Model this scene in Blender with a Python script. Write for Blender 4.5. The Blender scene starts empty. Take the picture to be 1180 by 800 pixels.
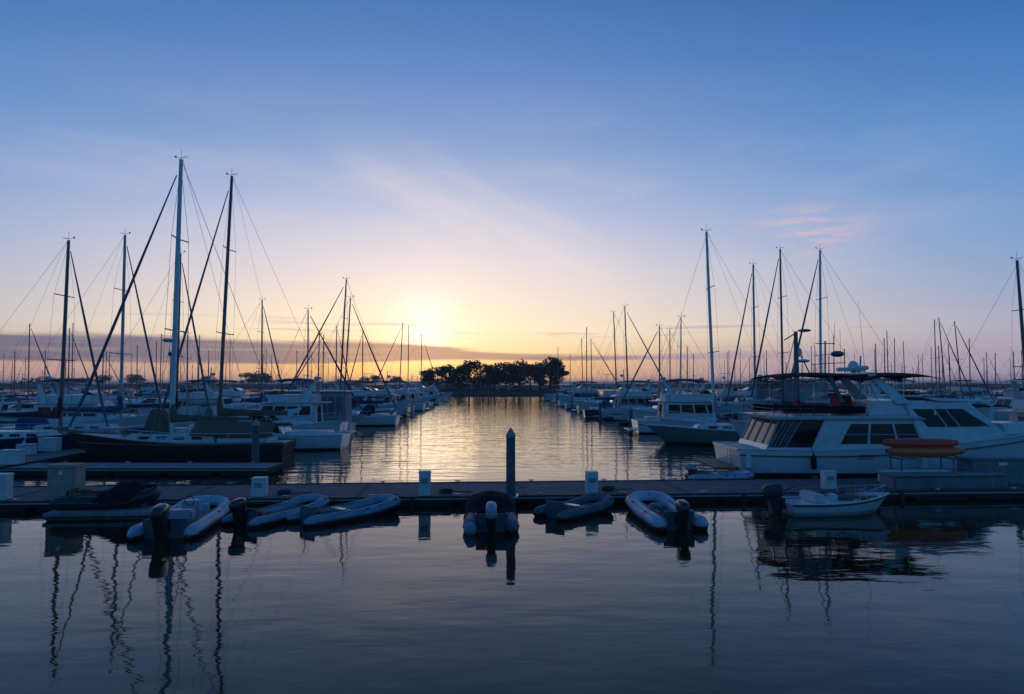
import bpy, bmesh, math, random
from mathutils import Vector, Matrix
random.seed(7)
R = math.radians
SC = bpy.context.scene
COL = SC.collection
# ------------------------------------------------------------------ camera
H = 4.4; F = 787.0; PITCH = math.atan(42/787)
cd = bpy.data.cameras.new('camera'); cam = bpy.data.objects.new('camera', cd); COL.objects.link(cam)
cd.lens = 24.0; cd.sensor_width = 36; cd.clip_start = .1; cd.clip_end = 60000
cam.location = (0, 0, H); cam.rotation_euler = (R(90)+PITCH, 0, 0)
SC.camera = cam
# ------------------------------------------------------------------ sky
SUN_AZ = -7.2; SUN_EL = 4.3       # degrees, azimuth from +Y towards +X
W = bpy.data.worlds.new('World'); SC.world = W; W.use_nodes = True
nt = W.node_tree; nt.nodes.clear()
def N(t, **k):
    n = nt.nodes.new(t)
    for a, b in k.items(): setattr(n, a, b)
    return n
def L_(a, b): nt.links.new(a, b)
def M_(op, a, b=None, c=None, clamp=False):
    n = N('ShaderNodeMath', operation=op); n.use_clamp = clamp
    for i, v in enumerate((a, b, c)):
        if v is None: continue
        if isinstance(v, (int, float)): n.inputs[i].default_value = v
        else: L_(v, n.inputs[i])
    return n.outputs[0]
def s2l(c): return tuple((x/255/12.92 if x/255 <= .04045 else ((x/255+.055)/1.055)**2.4) for x in c)+(1,)
def ramp(fac, stops, interp='LINEAR'):
    n = N('ShaderNodeValToRGB'); cr = n.color_ramp; cr.interpolation = interp
    while len(cr.elements) > 1: cr.elements.remove(cr.elements[-1])
    for i, (p, c) in enumerate(stops):
        e = cr.elements[0] if i == 0 else cr.elements.new(p)
        e.position = p; e.color = s2l(c) if len(c) == 3 else c
    L_(fac, n.inputs[0]); return n.outputs[0]
def mixc(f, a, b, bt='MIX'):
    n = N('ShaderNodeMix', data_type='RGBA', blend_type=bt); n.clamp_factor = True
    for s, v in ((n.inputs[0], f), (n.inputs[6], a), (n.inputs[7], b)):
        if isinstance(v, (int, float)): s.default_value = v
        elif isinstance(v, tuple): s.default_value = v
        else: L_(v, s)
    return n.outputs[2]
def mr(v, a, b, c=0., d=1., it='SMOOTHSTEP'):
    n = N('ShaderNodeMapRange', interpolation_type=it); L_(v, n.inputs[0])
    for i, x in enumerate((a, b, c, d)): n.inputs[i+1].default_value = x
    return n.outputs[0]
tc = N('ShaderNodeTexCoord'); sep = N('ShaderNodeSeparateXYZ'); L_(tc.outputs['Generated'], sep.inputs[0])
dx, dy, dz = sep.outputs
el = M_('MULTIPLY', M_('ARCSINE', dz), 57.2958)
az = M_('MULTIPLY', M_('ARCTAN2', dx, dy), 57.2958)
daz = M_('ABSOLUTE', M_('SUBTRACT', az, SUN_AZ))
elq = M_('POWER', M_('DIVIDE', M_('MAXIMUM', el, 0.0), 90.0), .5)
def q(e): return math.sqrt(max(e, 0)/90)
A = ramp(elq, [(q(0), (232,172,130)), (q(1.5), (250,196,128)), (q(2.6), (253,222,165)), (q(4.6), (253,233,200)), (q(7), (243,224,212)),
               (q(10.2), (221,212,221)), (q(14), (184,192,222)), (q(19), (137,163,210)), (q(25), (97,136,197)), (q(30), (72,117,180)), (q(45), (44,84,150)), (q(90), (26,56,112))])
B = ramp(elq, [(q(0), (140,138,166)), (q(1.2), (176,162,182)), (q(2.8), (172,164,186)), (q(4.5), (165,168,196)), (q(7), (140,163,201)),
               (q(10.2), (118,157,206)), (q(17), (82,138,200)), (q(25), (52,110,176)), (q(30), (40,96,158)), (q(45), (34,76,142)), (q(90), (26,56,112))])
fa = mr(daz, 2, 52)
base = mixc(fa, A, B)
hz = M_('MULTIPLY', mr(el, 4.2, 1.5), mr(daz, 5, 27, 0, .8))
base = mixc(hz, base, mixc(mr(az, 5, 30), s2l((196,158,152)), s2l((172,162,182))))
fb = mr(daz, 50, 125)
base = mixc(fb, base, ramp(elq, [(0, (54,122,168)), (q(6), (52,126,180)), (q(20), (40,112,174)), (q(90), (22,66,122))]))
# glow of the sun behind the cloud veil
sd = Vector((math.sin(R(SUN_AZ))*math.cos(R(SUN_EL)), math.cos(R(SUN_AZ))*math.cos(R(SUN_EL)), math.sin(R(SUN_EL))))
dot = N('ShaderNodeVectorMath', operation='DOT_PRODUCT'); L_(tc.outputs['Generated'], dot.inputs[0]); dot.inputs[1].default_value = sd
ang = M_('MULTIPLY', M_('ARCCOSINE', M_('MINIMUM', dot.outputs['Value'], .999999)), 57.2958)
def gauss(s): return M_('EXPONENT', M_('MULTIPLY', M_('POWER', M_('DIVIDE', ang, s), 2), -1))
def addglow(b, s, c):
    v = N('ShaderNodeVectorMath', operation='SCALE'); v.inputs[0].default_value = c; L_(gauss(s), v.inputs['Scale'])
    return mixc(1.0, b, v.outputs[0], 'ADD')
lowg = N('ShaderNodeVectorMath', operation='SCALE'); lowg.inputs[0].default_value = (.34, .15, .0); L_(M_('MULTIPLY', mr(el, 2.2, 1.2), mr(daz, 11, 1)), lowg.inputs['Scale'])
base = mixc(1.0, base, lowg.outputs[0], 'ADD')
base = addglow(base, 2.2, (.46, .45, .38))
base = addglow(base, 5.0, (.13, .10, .065))
base = addglow(base, 13, (.02, .016, .012))
# clouds: coordinates in (azimuth, elevation) degrees
comb = N('ShaderNodeCombineXYZ'); L_(az, comb.inputs[0]); L_(el, comb.inputs[1])
def noise(sx, sy, detail=4, rough=.55, off=0, rot=0):
    mp = N('ShaderNodeMapping'); mp.inputs['Scale'].default_value = (sx, sy, 1); mp.inputs['Location'].default_value = (off, off*.7, off); mp.inputs['Rotation'].default_value = (0, 0, rot)
    L_(comb.outputs[0], mp.inputs[0]); n = N('ShaderNodeTexNoise'); n.inputs['Scale'].default_value = 1
    n.inputs['Detail'].default_value = detail; n.inputs['Roughness'].default_value = rough
    L_(mp.outputs[0], n.inputs[0]); return n.outputs[0]
# high thin veil streaks falling from upper left to lower right
v1 = noise(.05, .22, 5, .6, 3.1, .38)
veil = M_('MULTIPLY', mr(v1, .45, .75), M_('MULTIPLY', mr(el, 3, 9), mr(el, 26, 14)))
veil = M_('MULTIPLY', veil, M_('MULTIPLY', mr(daz, 60, 10), .2))
base = mixc(veil, base, s2l((238,222,216)))
sv = M_('ADD', M_('MULTIPLY', az, .427), M_('MULTIPLY', el, .904)); su = M_('SUBTRACT', M_('MULTIPLY', az, .904), M_('MULTIPLY', el, .427))
cmb2 = N('ShaderNodeCombineXYZ'); L_(M_('MULTIPLY', su, .06), cmb2.inputs[0]); L_(M_('MULTIPLY', sv, .55), cmb2.inputs[1])
sn = N('ShaderNodeTexNoise'); sn.inputs['Scale'].default_value = 1; sn.inputs['Detail'].default_value = 5; sn.inputs['Roughness'].default_value = .6; L_(cmb2.outputs[0], sn.inputs[0])
def streak(v0, w, u0, u1, amp):
    g = M_('EXPONENT', M_('MULTIPLY', M_('POWER', M_('DIVIDE', M_('SUBTRACT', sv, v0), w), 2), -1))
    return M_('MULTIPLY', M_('MULTIPLY', g, amp), M_('MULTIPLY', mr(su, u0, u0+10), mr(su, u1, u1-9)))
sk_ = M_('ADD', streak(10.6, 1.6, -24, 10, .42), M_('ADD', streak(7.2, 1.2, -18, 12, .25), streak(13.6, .9, -20, 6, .22)))
base = mixc(M_('MULTIPLY', sk_, mr(sn.outputs[0], .3, .65, .35, 1.)), base, s2l((240,226,220)))
# long low bank of cloud
n1 = noise(.06, .9, 5, .6, 11.3)
n2 = noise(.12, 2.2, 4, .6, 5.7)
nn = M_('SUBTRACT', n1, .5)
top = mr(az, -14, 2, 3.55, 2.6)
bot = mr(az, -20, -3, 1.55, 1.95)
up = mr(M_('SUBTRACT', M_('ADD', top, M_('MULTIPLY', nn, 1.3)), el), -.08, .35)
lo = mr(M_('SUBTRACT', el, M_('ADD', bot, M_('MULTIPLY', nn, .25))), -.12, .12)
band = M_('MULTIPLY', up, lo)
band = M_('MULTIPLY', band, mr(az, 36, 8, .25, 1.0))
band = M_('MULTIPLY', band, mr(n2, .25, .5, .72, 1.0))
bcol = mixc(mr(daz, 0, 16), s2l((154,122,126)), s2l((96,98,128)))
bcol = mixc(mr(az, 2, 16), bcol, s2l((168,150,172)))
base = mixc(M_('MULTIPLY', band, .93), base, bcol)
# thin streaks above the bank
st = M_('MULTIPLY', mr(noise(.07, 1.9, 4, .6, 21.7), .55, .68), M_('MULTIPLY', mr(el, 2.4, 3.4), mr(el, 6.2, 4.2)))
base = mixc(M_('MULTIPLY', st, .55), base, s2l((176,154,172)))
# pink wisps upper right
wx = M_('POWER', M_('DIVIDE', M_('SUBTRACT', az, 23.6), 3.4), 2); wy = M_('POWER', M_('DIVIDE', M_('SUBTRACT', el, 11.6), 1.7), 2)
wm = M_('EXPONENT', M_('MULTIPLY', M_('ADD', wx, wy), -1))
wn = mr(noise(.28, 1.7, 4, .6, 8.8, .05), .42, .62)
base = mixc(M_('MULTIPLY', M_('MULTIPLY', wm, wn), .7), base, s2l((218,186,196)))
sky = N('ShaderNodeTexSky', sky_type='NISHITA'); sky.sun_disc = False; sky.sun_elevation = R(SUN_EL); sky.sun_rotation = R(SUN_AZ)
bg1 = N('ShaderNodeBackground'); L_(sky.outputs[0], bg1.inputs[0]); bg1.inputs[1].default_value = .006
bg2 = N('ShaderNodeBackground'); L_(base, bg2.inputs[0]); bg2.inputs[1].default_value = 1.0
ads = N('ShaderNodeAddShader'); L_(bg1.outputs[0], ads.inputs[0]); L_(bg2.outputs[0], ads.inputs[1])
out = N('ShaderNodeOutputWorld'); L_(ads.outputs[0], out.inputs[0])
# low sun veiled by cloud, warm and soft
sl = bpy.data.lights.new('sun', 'SUN'); so = bpy.data.objects.new('sun', sl); COL.objects.link(so)
sl.energy = .02; sl.angle = R(9); sl.color = (1, .72, .42)
so.rotation_euler = (-sd).to_track_quat('-Z', 'Y').to_euler()
SC.view_settings.view_transform = 'Standard'; SC.view_settings.look = 'None'
SC.view_settings.exposure = 0; SC.view_settings.gamma = 1; SC.view_settings.use_curve_mapping = False

# ------------------------------------------------------------------ helpers
def ray(px, py):
    x = (px-590)/F; y = (400-py)/F
    return x, math.cos(PITCH)-y*math.sin(PITCH), math.sin(PITCH)+y*math.cos(PITCH)
def at(px, py, D):
    x, y, z = ray(px, py); return Vector((x/y*D, D, H+z/y*D))
def onz(px, py, z=0.):
    x, y, zz = ray(px, py); return at(px, py, (z-H)/zz*y)
def tag(o, label=None, cat=None, group=None, kind=None):
    if label: o['label'] = label
    if cat: o['category'] = cat
    if group: o['group'] = group
    if kind: o['kind'] = kind
    return o
def empty(name, loc, rz=0):
    o = bpy.data.objects.new(name, None); COL.objects.link(o); o.location = loc; o.rotation_euler = (0, 0, rz); o.empty_display_size = .2; return o
class MB:
    def __init__(s): s.v = []; s.f = []
    def add(s, vs, fs):
        b = len(s.v); s.v += [Vector(p) for p in vs]; s.f += [tuple(i+b for i in f) for f in fs]; return s
    def box(s, c, d, rz=0, ry=0):
        m = Matrix.Rotation(rz, 3, 'Z') @ Matrix.Rotation(ry, 3, 'Y')
        vs = [Vector(c)+m@Vector((x*d[0]/2, y*d[1]/2, z*d[2]/2)) for x in (-1,1) for y in (-1,1) for z in (-1,1)]
        return s.add(vs, [(0,1,3,2),(4,6,7,5),(0,4,5,1),(2,3,7,6),(0,2,6,4),(1,5,7,3)])
    def hexa(s, lo, hi):   # 4 bottom pts ccw, 4 top pts
        return s.add(list(lo)+list(hi), [(3,2,1,0),(4,5,6,7),(0,1,5,4),(1,2,6,5),(2,3,7,6),(3,0,4,7)])
    def tube(s, pts, r, n=8, cap=True):
        pts = [Vector(p) for p in pts]; rs = r if isinstance(r, (list, tuple)) else [r]*len(pts)
        t0 = (pts[1]-pts[0]).normalized(); up = Vector((0,0,1)) if abs(t0.z) < .9 else Vector((1,0,0))
        u = t0.cross(up).normalized(); vs = []
        for i, p in enumerate(pts):
            a = pts[max(i-1, 0)]; b = pts[min(i+1, len(pts)-1)]; t = (b-a).normalized()
            u = (u-t*u.dot(t)).normalized(); w = t.cross(u)
            for k in range(n):
                an = 2*math.pi*k/n; vs.append(p+(u*math.cos(an)+w*math.sin(an))*rs[i])
        fs = [(i*n+k, i*n+(k+1) % n, (i+1)*n+(k+1) % n, (i+1)*n+k) for i in range(len(pts)-1) for k in range(n)]
        if cap: fs += [tuple(range(n))[::-1], tuple((len(pts)-1)*n+k for k in range(n))]
        return s.add(vs, fs)
    def ell(s, c, d, n=12, m=8, pw=1.):
        vs = []; c = Vector(c)
        def sg(x): return math.copysign(abs(x)**pw, x)
        for i in range(1, m):
            ph = math.pi*i/m
            for k in range(n):
                th = 2*math.pi*k/n
                vs.append(c+Vector((sg(math.sin(ph))*sg(math.cos(th))*d[0], sg(math.sin(ph))*sg(math.sin(th))*d[1], sg(math.cos(ph))*d[2])))
        vs += [c+Vector((0,0,d[2])), c-Vector((0,0,d[2]))]; T = len(vs)-2
        fs = [((i-1)*n+k, i*n+k, i*n+(k+1) % n, (i-1)*n+(k+1) % n) for i in range(1, m-1) for k in range(n)]
        fs += [(T, k, (k+1) % n) for k in range(n)] + [((m-2)*n+(k+1) % n, (m-2)*n+k, T+1) for k in range(n)]
        return s.add(vs, fs)
    def prism(s, prof, y0, y1):    # prof: (x,z) polygon
        n = len(prof); vs = [(x, y0, z) for x, z in prof]+[(x, y1, z) for x, z in prof]
        fs = [tuple(range(n)), tuple(range(2*n-1, n-1, -1))]+[(i, i+n, (i+1) % n+n, (i+1) % n) for i in range(n)]
        return s.add(vs, fs)
    def grid(s, rows, closed=False):
        n = len(rows[0]); vs = [p for r in rows for p in r]; m = n if closed else n-1
        return s.add(vs, [(i*n+k, i*n+(k+1) % n, (i+1)*n+(k+1) % n, (i+1)*n+k) for i in range(len(rows)-1) for k in range(m)])
    def build(s, name, mat, parent=None, bevel=0, smooth=True, angle=38, loc=None):
        me = bpy.data.meshes.new(name); me.from_pydata(s.v, [], s.f); bm = bmesh.new(); bm.from_mesh(me)
        if bevel: bmesh.ops.bevel(bm, geom=list(bm.edges), offset=bevel, segments=2, affect='EDGES', clamp_overlap=True)
        bmesh.ops.recalc_face_normals(bm, faces=list(bm.faces)); bm.to_mesh(me); bm.free()
        if smooth:
            me.polygons.foreach_set('use_smooth', [True]*len(me.polygons)); me.set_sharp_from_angle(angle=R(angle))
        me.materials.append(mat); o = bpy.data.objects.new(name, me); COL.objects.link(o)
        if parent: o.parent = parent
        if loc: o.location = loc
        return o
# ------------------------------------------------------------------ materials
def mat(name, col, rough=.5, metal=0, var=.12, scale=3., bump=0, spec=.5, coat=0):
    m = bpy.data.materials.new(name); m.use_nodes = True; t = m.node_tree; p = t.nodes['Principled BSDF']
    p.inputs['Roughness'].default_value = rough; p.inputs['Metallic'].default_value = metal; p.inputs['Specular IOR Level'].default_value = spec
    p.inputs['Coat Weight'].default_value = coat
    n = t.nodes.new('ShaderNodeTexNoise'); n.inputs['Scale'].default_value = scale; n.inputs['Detail'].default_value = 5
    c = t.nodes.new('ShaderNodeTexCoord'); t.links.new(c.outputs['Object'], n.inputs[0])
    x = t.nodes.new('ShaderNodeValToRGB'); x.color_ramp.elements[0].position = .3; x.color_ramp.elements[1].position = .7
    x.color_ramp.elements[0].color = tuple(v*(1-var) for v in col)+(1,); x.color_ramp.elements[1].color = tuple(min(1, v*(1+var*.5)) for v in col)+(1,)
    t.links.new(n.outputs[0], x.inputs[0]); t.links.new(x.outputs[0], p.inputs['Base Color'])
    if bump:
        b = t.nodes.new('ShaderNodeBump'); b.inputs['Strength'].default_value = bump; b.inputs['Distance'].default_value = .02
        t.links.new(n.outputs[0], b.inputs['Height']); t.links.new(b.outputs[0], p.inputs['Normal'])
    return m
def hullmat(name, col, boot, anti=(.03,.035,.05), stripe=None, s0=.8, s1=.9):
    """hull paint by height above the waterline: antifouling, boot stripe, topsides, faint grime"""
    m = mat(name, col, .28, var=.1, scale=1.3, coat=.2); t = m.node_tree; p = t.nodes['Principled BSDF']
    topc = p.inputs['Base Color'].links[0].from_socket
    c = t.nodes.new('ShaderNodeTexCoord'); s = t.nodes.new('ShaderNodeSeparateXYZ'); t.links.new(c.outputs['Object'], s.inputs[0])
    def gt(v):
        n = t.nodes.new('ShaderNodeMath'); n.operation = 'GREATER_THAN'; n.inputs[1].default_value = v; t.links.new(s.outputs[2], n.inputs[0]); return n.outputs[0]
    def mx(f, a, b):
        n = t.nodes.new('ShaderNodeMix'); n.data_type = 'RGBA'; t.links.new(f, n.inputs[0])
        for k, v in ((6, a), (7, b)):
            if isinstance(v, tuple): n.inputs[k].default_value = v+(1,)
            else: t.links.new(v, n.inputs[k])
        return n.outputs[2]
    o = mx(gt(.06), anti, boot); o = mx(gt(.15), o, topc)
    if stripe: o = mx(gt(s0), o, stripe); o = mx(gt(s1), o, topc)
    t.links.new(o, p.inputs['Base Color']); return m
def planks(name, col, step, axis=0):
    m = mat(name, col, .8, var=.25, scale=1.2, spec=.2); t = m.node_tree; p = t.nodes['Principled BSDF']
    base = p.inputs['Base Color'].links[0].from_socket
    c = t.nodes.new('ShaderNodeTexCoord'); s = t.nodes.new('ShaderNodeSeparateXYZ'); t.links.new(c.outputs['Object'], s.inputs[0])
    a = t.nodes.new('ShaderNodeMath'); a.operation = 'DIVIDE'; a.inputs[1].default_value = step; t.links.new(s.outputs[axis], a.inputs[0])
    fr = t.nodes.new('ShaderNodeMath'); fr.operation = 'FRACT'; t.links.new(a.outputs[0], fr.inputs[0])
    fl = t.nodes.new('ShaderNodeMath'); fl.operation = 'FLOOR'; t.links.new(a.outputs[0], fl.inputs[0])
    wn = t.nodes.new('ShaderNodeTexWhiteNoise'); wn.noise_dimensions = '1D'; t.links.new(fl.outputs[0], wn.inputs['W'])
    g = t.nodes.new('ShaderNodeMath'); g.operation = 'LESS_THAN'; g.inputs[1].default_value = .07; t.links.new(fr.outputs[0], g.inputs[0])
    mm = t.nodes.new('ShaderNodeMapRange'); mm.inputs[3].default_value = .88; mm.inputs[4].default_value = 1.06; t.links.new(wn.outputs[0], mm.inputs[0])
    sc = t.nodes.new('ShaderNodeVectorMath'); sc.operation = 'SCALE'; t.links.new(base, sc.inputs[0]); t.links.new(mm.outputs[0], sc.inputs['Scale'])
    x = t.nodes.new('ShaderNodeMix'); x.data_type = 'RGBA'; x.inputs[7].default_value = (.07,.066,.066,1); t.links.new(g.outputs[0], x.inputs[0]); t.links.new(sc.outputs[0], x.inputs[6])
    t.links.new(x.outputs[2], p.inputs['Base Color']); return m
MT = dict(
    white=mat('white_gelcoat', (.6,.62,.63), .3, coat=.2), cream=mat('cream_gelcoat', (.62,.58,.48), .35), deck=mat('deck_paint', (.55,.56,.55), .6),
    teak=mat('teak', (.2,.13,.08), .6, var=.3, scale=6), glass=mat('dark_glass', (.008,.009,.011), .08, var=0, spec=.3), curtain=mat('curtain_grey', (.2,.21,.23), .6, var=.4, scale=3), vinyl=mat('clear_vinyl', (.2,.22,.25), .18, var=.3, scale=2),
    steel=mat('steel', (.55,.56,.58), .3, 1), alu=mat('mast_aluminium', (.34,.35,.37), .45, .6), paintm=mat('mast_white_paint', (.62,.66,.68), .4), darkm=mat('mast_dark', (.12,.12,.13), .45, .3), wood=mat('mast_wood', (.2,.11,.05), .4, var=.3),
    wire=mat('wire', (.16,.16,.17), .4, .6), blue=mat('canvas_blue', (.02,.05,.16), .85), navy=mat('canvas_navy', (.012,.02,.05), .85), tan=mat('canvas_tan', (.15,.1,.075), .9), grey=mat('canvas_grey', (.3,.31,.33), .9),
    green=mat('canvas_green', (.02,.07,.05), .9), black=mat('canvas_black', (.012,.014,.02), .95, spec=.15), teal=mat('canvas_teal', (.03,.2,.26), .85), sail=mat('furled_sail', (.1,.12,.17), .9), lock=mat('locker_grey', (.16,.19,.21), .6, var=.3), maroon=mat('canvas_maroon', (.1,.015,.02), .9),
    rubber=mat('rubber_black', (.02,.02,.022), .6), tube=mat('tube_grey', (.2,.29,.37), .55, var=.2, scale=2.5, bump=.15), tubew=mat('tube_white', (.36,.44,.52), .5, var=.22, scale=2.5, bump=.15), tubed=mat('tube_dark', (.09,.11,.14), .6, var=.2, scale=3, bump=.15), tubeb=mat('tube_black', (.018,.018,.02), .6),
    floor=mat('dinghy_floor', (.16,.18,.2), .7), cowl=mat('outboard_black', (.015,.015,.018), .3, coat=.4), cowlw=mat('outboard_white', (.3,.36,.42), .35), cowlg=mat('outboard_grey', (.03,.035,.05), .5),
    fender=mat('fender_white', (.6,.62,.66), .4), rope=mat('rope', (.3,.28,.24), .9), pile=mat('pile_dark', (.11,.125,.135), .75, var=.4, scale=4, bump=.4), pilew=mat('pile_cap', (.26,.29,.31), .6),
    fascia=mat('dock_fascia', (.035,.033,.034), .85, var=.4, scale=5), floatm=mat('dock_float', (.075,.075,.078), .9, var=.3), rub=mat('dock_rub_strip', (.3,.3,.3), .8),
    box=mat('dock_box_white', (.6,.62,.63), .5), boxt=mat('dock_box_tan', (.36,.3,.23), .7, var=.2), red=mat('kayak_red', (.75,.06,.04), .4), orange=mat('kayak_orange', (.8,.13,.03), .4),
    bark=mat('bark', (.06,.045,.035), .9), leaf=mat('leaf_dark', (.035,.05,.028), .8, var=.4, scale=.3), leaf2=mat('leaf_olive', (.055,.06,.03), .8, var=.4, scale=.3), bank=mat('bank_soil', (.045,.045,.035), .95, var=.4, scale=.2), redc=mat('cushion_red', (.3,.02,.03), .8))
MT['plank'] = planks('dock_planks', (.15,.14,.14), .14, 0); MT['plankw'] = planks('walkway_planks', (.22,.21,.2), .14, 1); MT['plankf'] = planks('finger_planks', (.24,.24,.25), .14, 0)
MT['vinyl'].node_tree.nodes['Principled BSDF'].inputs['Alpha'].default_value = .55
HM = dict(
    white=hullmat('hull_white', (.62,.64,.65), (.03,.05,.12)), whiteblue=hullmat('hull_white_blue_stripe', (.72,.74,.75), (.03,.05,.12), stripe=(.03,.07,.22), s0=.72, s1=.84),
    whitered=hullmat('hull_white_red_stripe', (.72,.72,.7), (.2,.03,.03), stripe=(.22,.03,.03), s0=.75, s1=.82), navy=hullmat('hull_navy', (.02,.035,.09), (.5,.5,.5), (.1,.02,.02)),
    black=hullmat('hull_black', (.02,.02,.022), (.11,.035,.025), (.06,.02,.015), stripe=(.34,.2,.09), s0=.91, s1=.965), green=hullmat('hull_green', (.16,.2,.2), (.02,.06,.05)), cream=hullmat('hull_cream', (.58,.55,.46), (.1,.04,.03)), grey=hullmat('hull_grey', (.32,.34,.36), (.03,.03,.03)))
HNAME = dict(white='white', whiteblue='blue-striped white', whitered='red-striped white', navy='navy blue', black='black', green='grey-green', cream='cream', grey='grey')
# ------------------------------------------------------------------ water, shore
def water():
    m = bpy.data.materials.new('harbour_water'); m.use_nodes = True; t = m.node_tree; p = t.nodes['Principled BSDF']
    p.inputs['Base Color'].default_value = (.03,.018,.009,1); p.inputs['Roughness'].default_value = .03; p.inputs['IOR'].default_value = 1.315; p.inputs['Specular Tint'].default_value = (1,.84,.68,1)
    g = t.nodes.new('ShaderNodeNewGeometry'); s = t.nodes.new('ShaderNodeSeparateXYZ'); t.links.new(g.outputs['Position'], s.inputs[0])
    def noi(sx, sy, detail, off, rz=0):
        mp = t.nodes.new('ShaderNodeMapping'); mp.inputs['Scale'].default_value = (sx, sy, 1); mp.inputs['Location'].default_value = (off, off, 0); mp.inputs['Rotation'].default_value = (0,0,rz)
        t.links.new(g.outputs['Position'], mp.inputs[0]); n = t.nodes.new('ShaderNodeTexNoise'); n.inputs['Scale'].default_value = 1; n.inputs['Detail'].default_value = detail; n.inputs['Roughness'].default_value = .5
        t.links.new(mp.outputs[0], n.inputs[0]); return n.outputs[0]
    def ma(op, a, b):
        n = t.nodes.new('ShaderNodeMath'); n.operation = op
        for i, v in enumerate((a, b)):
            if isinstance(v, (int, float)): n.inputs[i].default_value = v
            else: t.links.new(v, n.inputs[i])
        return n.outputs[0]
    r = t.nodes.new('ShaderNodeMapRange'); r.inputs[1].default_value = 24; r.inputs[2].default_value = 38; r.inputs[3].default_value = .0; r.inputs[4].default_value = 1.; t.links.new(s.outputs[1], r.inputs[0])
    calm = ma('ADD', ma('MULTIPLY', noi(.5, 1.0, 1.5, 3.3, .2), .012), ma('MULTIPLY', noi(1.5, 4.6, 2, 9, -.1), .0024))
    rough = ma('ADD', ma('MULTIPLY', noi(.22, .75, 2, 5.1, .06), .050), ma('MULTIPLY', noi(.9, 2.6, 2, 1.2, -.06), .016))
    h = ma('ADD', calm, ma('MULTIPLY', rough, r.outputs[0]))
    b = t.nodes.new('ShaderNodeBump'); b.inputs['Strength'].default_value = 1; b.inputs['Distance'].default_value = 1.
    t.links.new(h, b.inputs['Height']); t.links.new(b.outputs[0], p.inputs['Normal'])
    o = MB().add([(-30000,-200,0),(30000,-200,0),(30000,45000,0),(-30000,45000,0)], [(0,1,2,3)]).build('water', m, smooth=False); tag(o, kind='structure')
    o = MB().add([(-30000,-200,-6),(30000,-200,-6),(30000,45000,-6),(-30000,45000,-6)], [(0,1,2,3)]).build('harbour_bed', MT['bank'], smooth=False); tag(o, kind='structure')
water()
def shore(name, x0, x1, y, depth, h, n=60, seed=1):
    rnd = random.Random(seed); rows = []; ph = [rnd.random()*6 for _ in range(4)]
    for i in range(n+1):
        x = x0+(x1-x0)*i/n; e = min(1, min(i, n-i)/3.0); hh = h*e*(1+.18*math.sin(x*.03+ph[0])+.1*math.sin(x*.09+ph[1])); d = depth*(.4+.6*e)
        f = y+6*math.sin(x*.011+ph[2])*e
        rows.append([(x, f-.4, -.5), (x, f, .25*e), (x, f+4, hh*.75), (x, f+d*.3, hh), (x, f+d, hh), (x, f+d+6, -.5)])
    o = MB().grid(rows).build(name, MT['bank']); tag(o, kind='structure'); return o
def tree(px, D, top_y, wpx, label, group, base=1.2, seed=0, style='round', m='leaf'):
    rnd = random.Random(seed*13+5); s = D/F; b = at(px, 442, D); topz = at(px, top_y, D).z; w = wpx*s/2*1.38; h = topz-base
    t = empty('tree', (b.x, D, base)); tag(t, label, 'tree', group)
    tr = MB(); fork = h*(.26 if style == 'round' else .4); r0 = .035*h
    tr.tube([(0,0,-.3), (.02*h*rnd.uniform(-1,1), 0, fork*.5), (0, 0, fork)], [r0, r0*.8, r0*.65], 7)
    cl = []
    k = 12 if style == 'round' else 10
    for i in range(k):
        a = rnd.random()*6.28; rr = w*rnd.uniform(.3,.72); z = h*(rnd.uniform(.28,.82) if style == 'round' else rnd.uniform(.5,.88))
        c = Vector((math.cos(a)*rr, math.sin(a)*rr*.8, z)); cl.append((c, w*rnd.uniform(.26,.54), h*rnd.uniform(.09,.19)))
        tr.tube([(0,0,fork*.85), (c.x*.5, c.y*.5, (fork+z)*.5), c], [r0*.5, r0*.33, r0*.14], 5)
    cl.append((Vector((0,0,h*.84)), w*.5, h*.16)); tr.build('trunk', MT['bark'], t)
    cr = MB()
    for c, rx, rz in cl:
        for _ in range(240):
            v = Vector((rnd.gauss(0,1), rnd.gauss(0,1), rnd.gauss(0,1))).normalized()*(rnd.uniform(.35,1)**.5 if rnd.random() < .85 else rnd.uniform(.9,1.3))
            p = c+Vector((v.x*rx, v.y*rx, v.z*rz)); q1 = rnd.uniform(.16,.36)*(h/9+.3)
            a = Vector((rnd.gauss(0,1), rnd.gauss(0,1), rnd.gauss(0,.6))).normalized()*q1; bb = Vector((rnd.gauss(0,1), rnd.gauss(0,1), rnd.gauss(0,.6))).normalized()*q1*.7
            cr.add([p-a, p+bb, p+a, p-bb], [(0,1,2,3)])
    cr.build('crown', MT[m], t, smooth=False)
def scrub():
    rn = random.Random(21); cr = MB()
    for i in range(2600):
        x = -35+55*rn.random(); p = Vector((x, 252+rn.uniform(-4,12), 1.7+rn.random()**2*(1.2+.8*math.sin(x*.5)+.6*math.sin(x*1.3))))
        a = Vector((rn.gauss(0,1), rn.gauss(0,1), rn.gauss(0,.5))).normalized()*.35; b = Vector((rn.gauss(0,1), rn.gauss(0,1), rn.gauss(0,1))).normalized()*.25
        cr.add([p-a, p+b, p+a, p-b], [(0,1,2,3)])
    tag(cr.build('undergrowth', MT['leaf'], smooth=False), 'low scrub under the island trees', 'scrub', kind='stuff')
scrub()
isl = shore('island_bank', -37, 22, 238, 60, 1.9, 30, 3)
far = shore('far_shore', -900, 900, 560, 260, 3.2, 160, 5)
ORD = ['first','second','third','fourth','fifth','sixth','seventh','eighth','ninth','tenth','eleventh','twelfth','thirteenth','fourteenth','fifteenth','sixteenth','seventeenth','eighteenth','nineteenth','twentieth']
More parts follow.
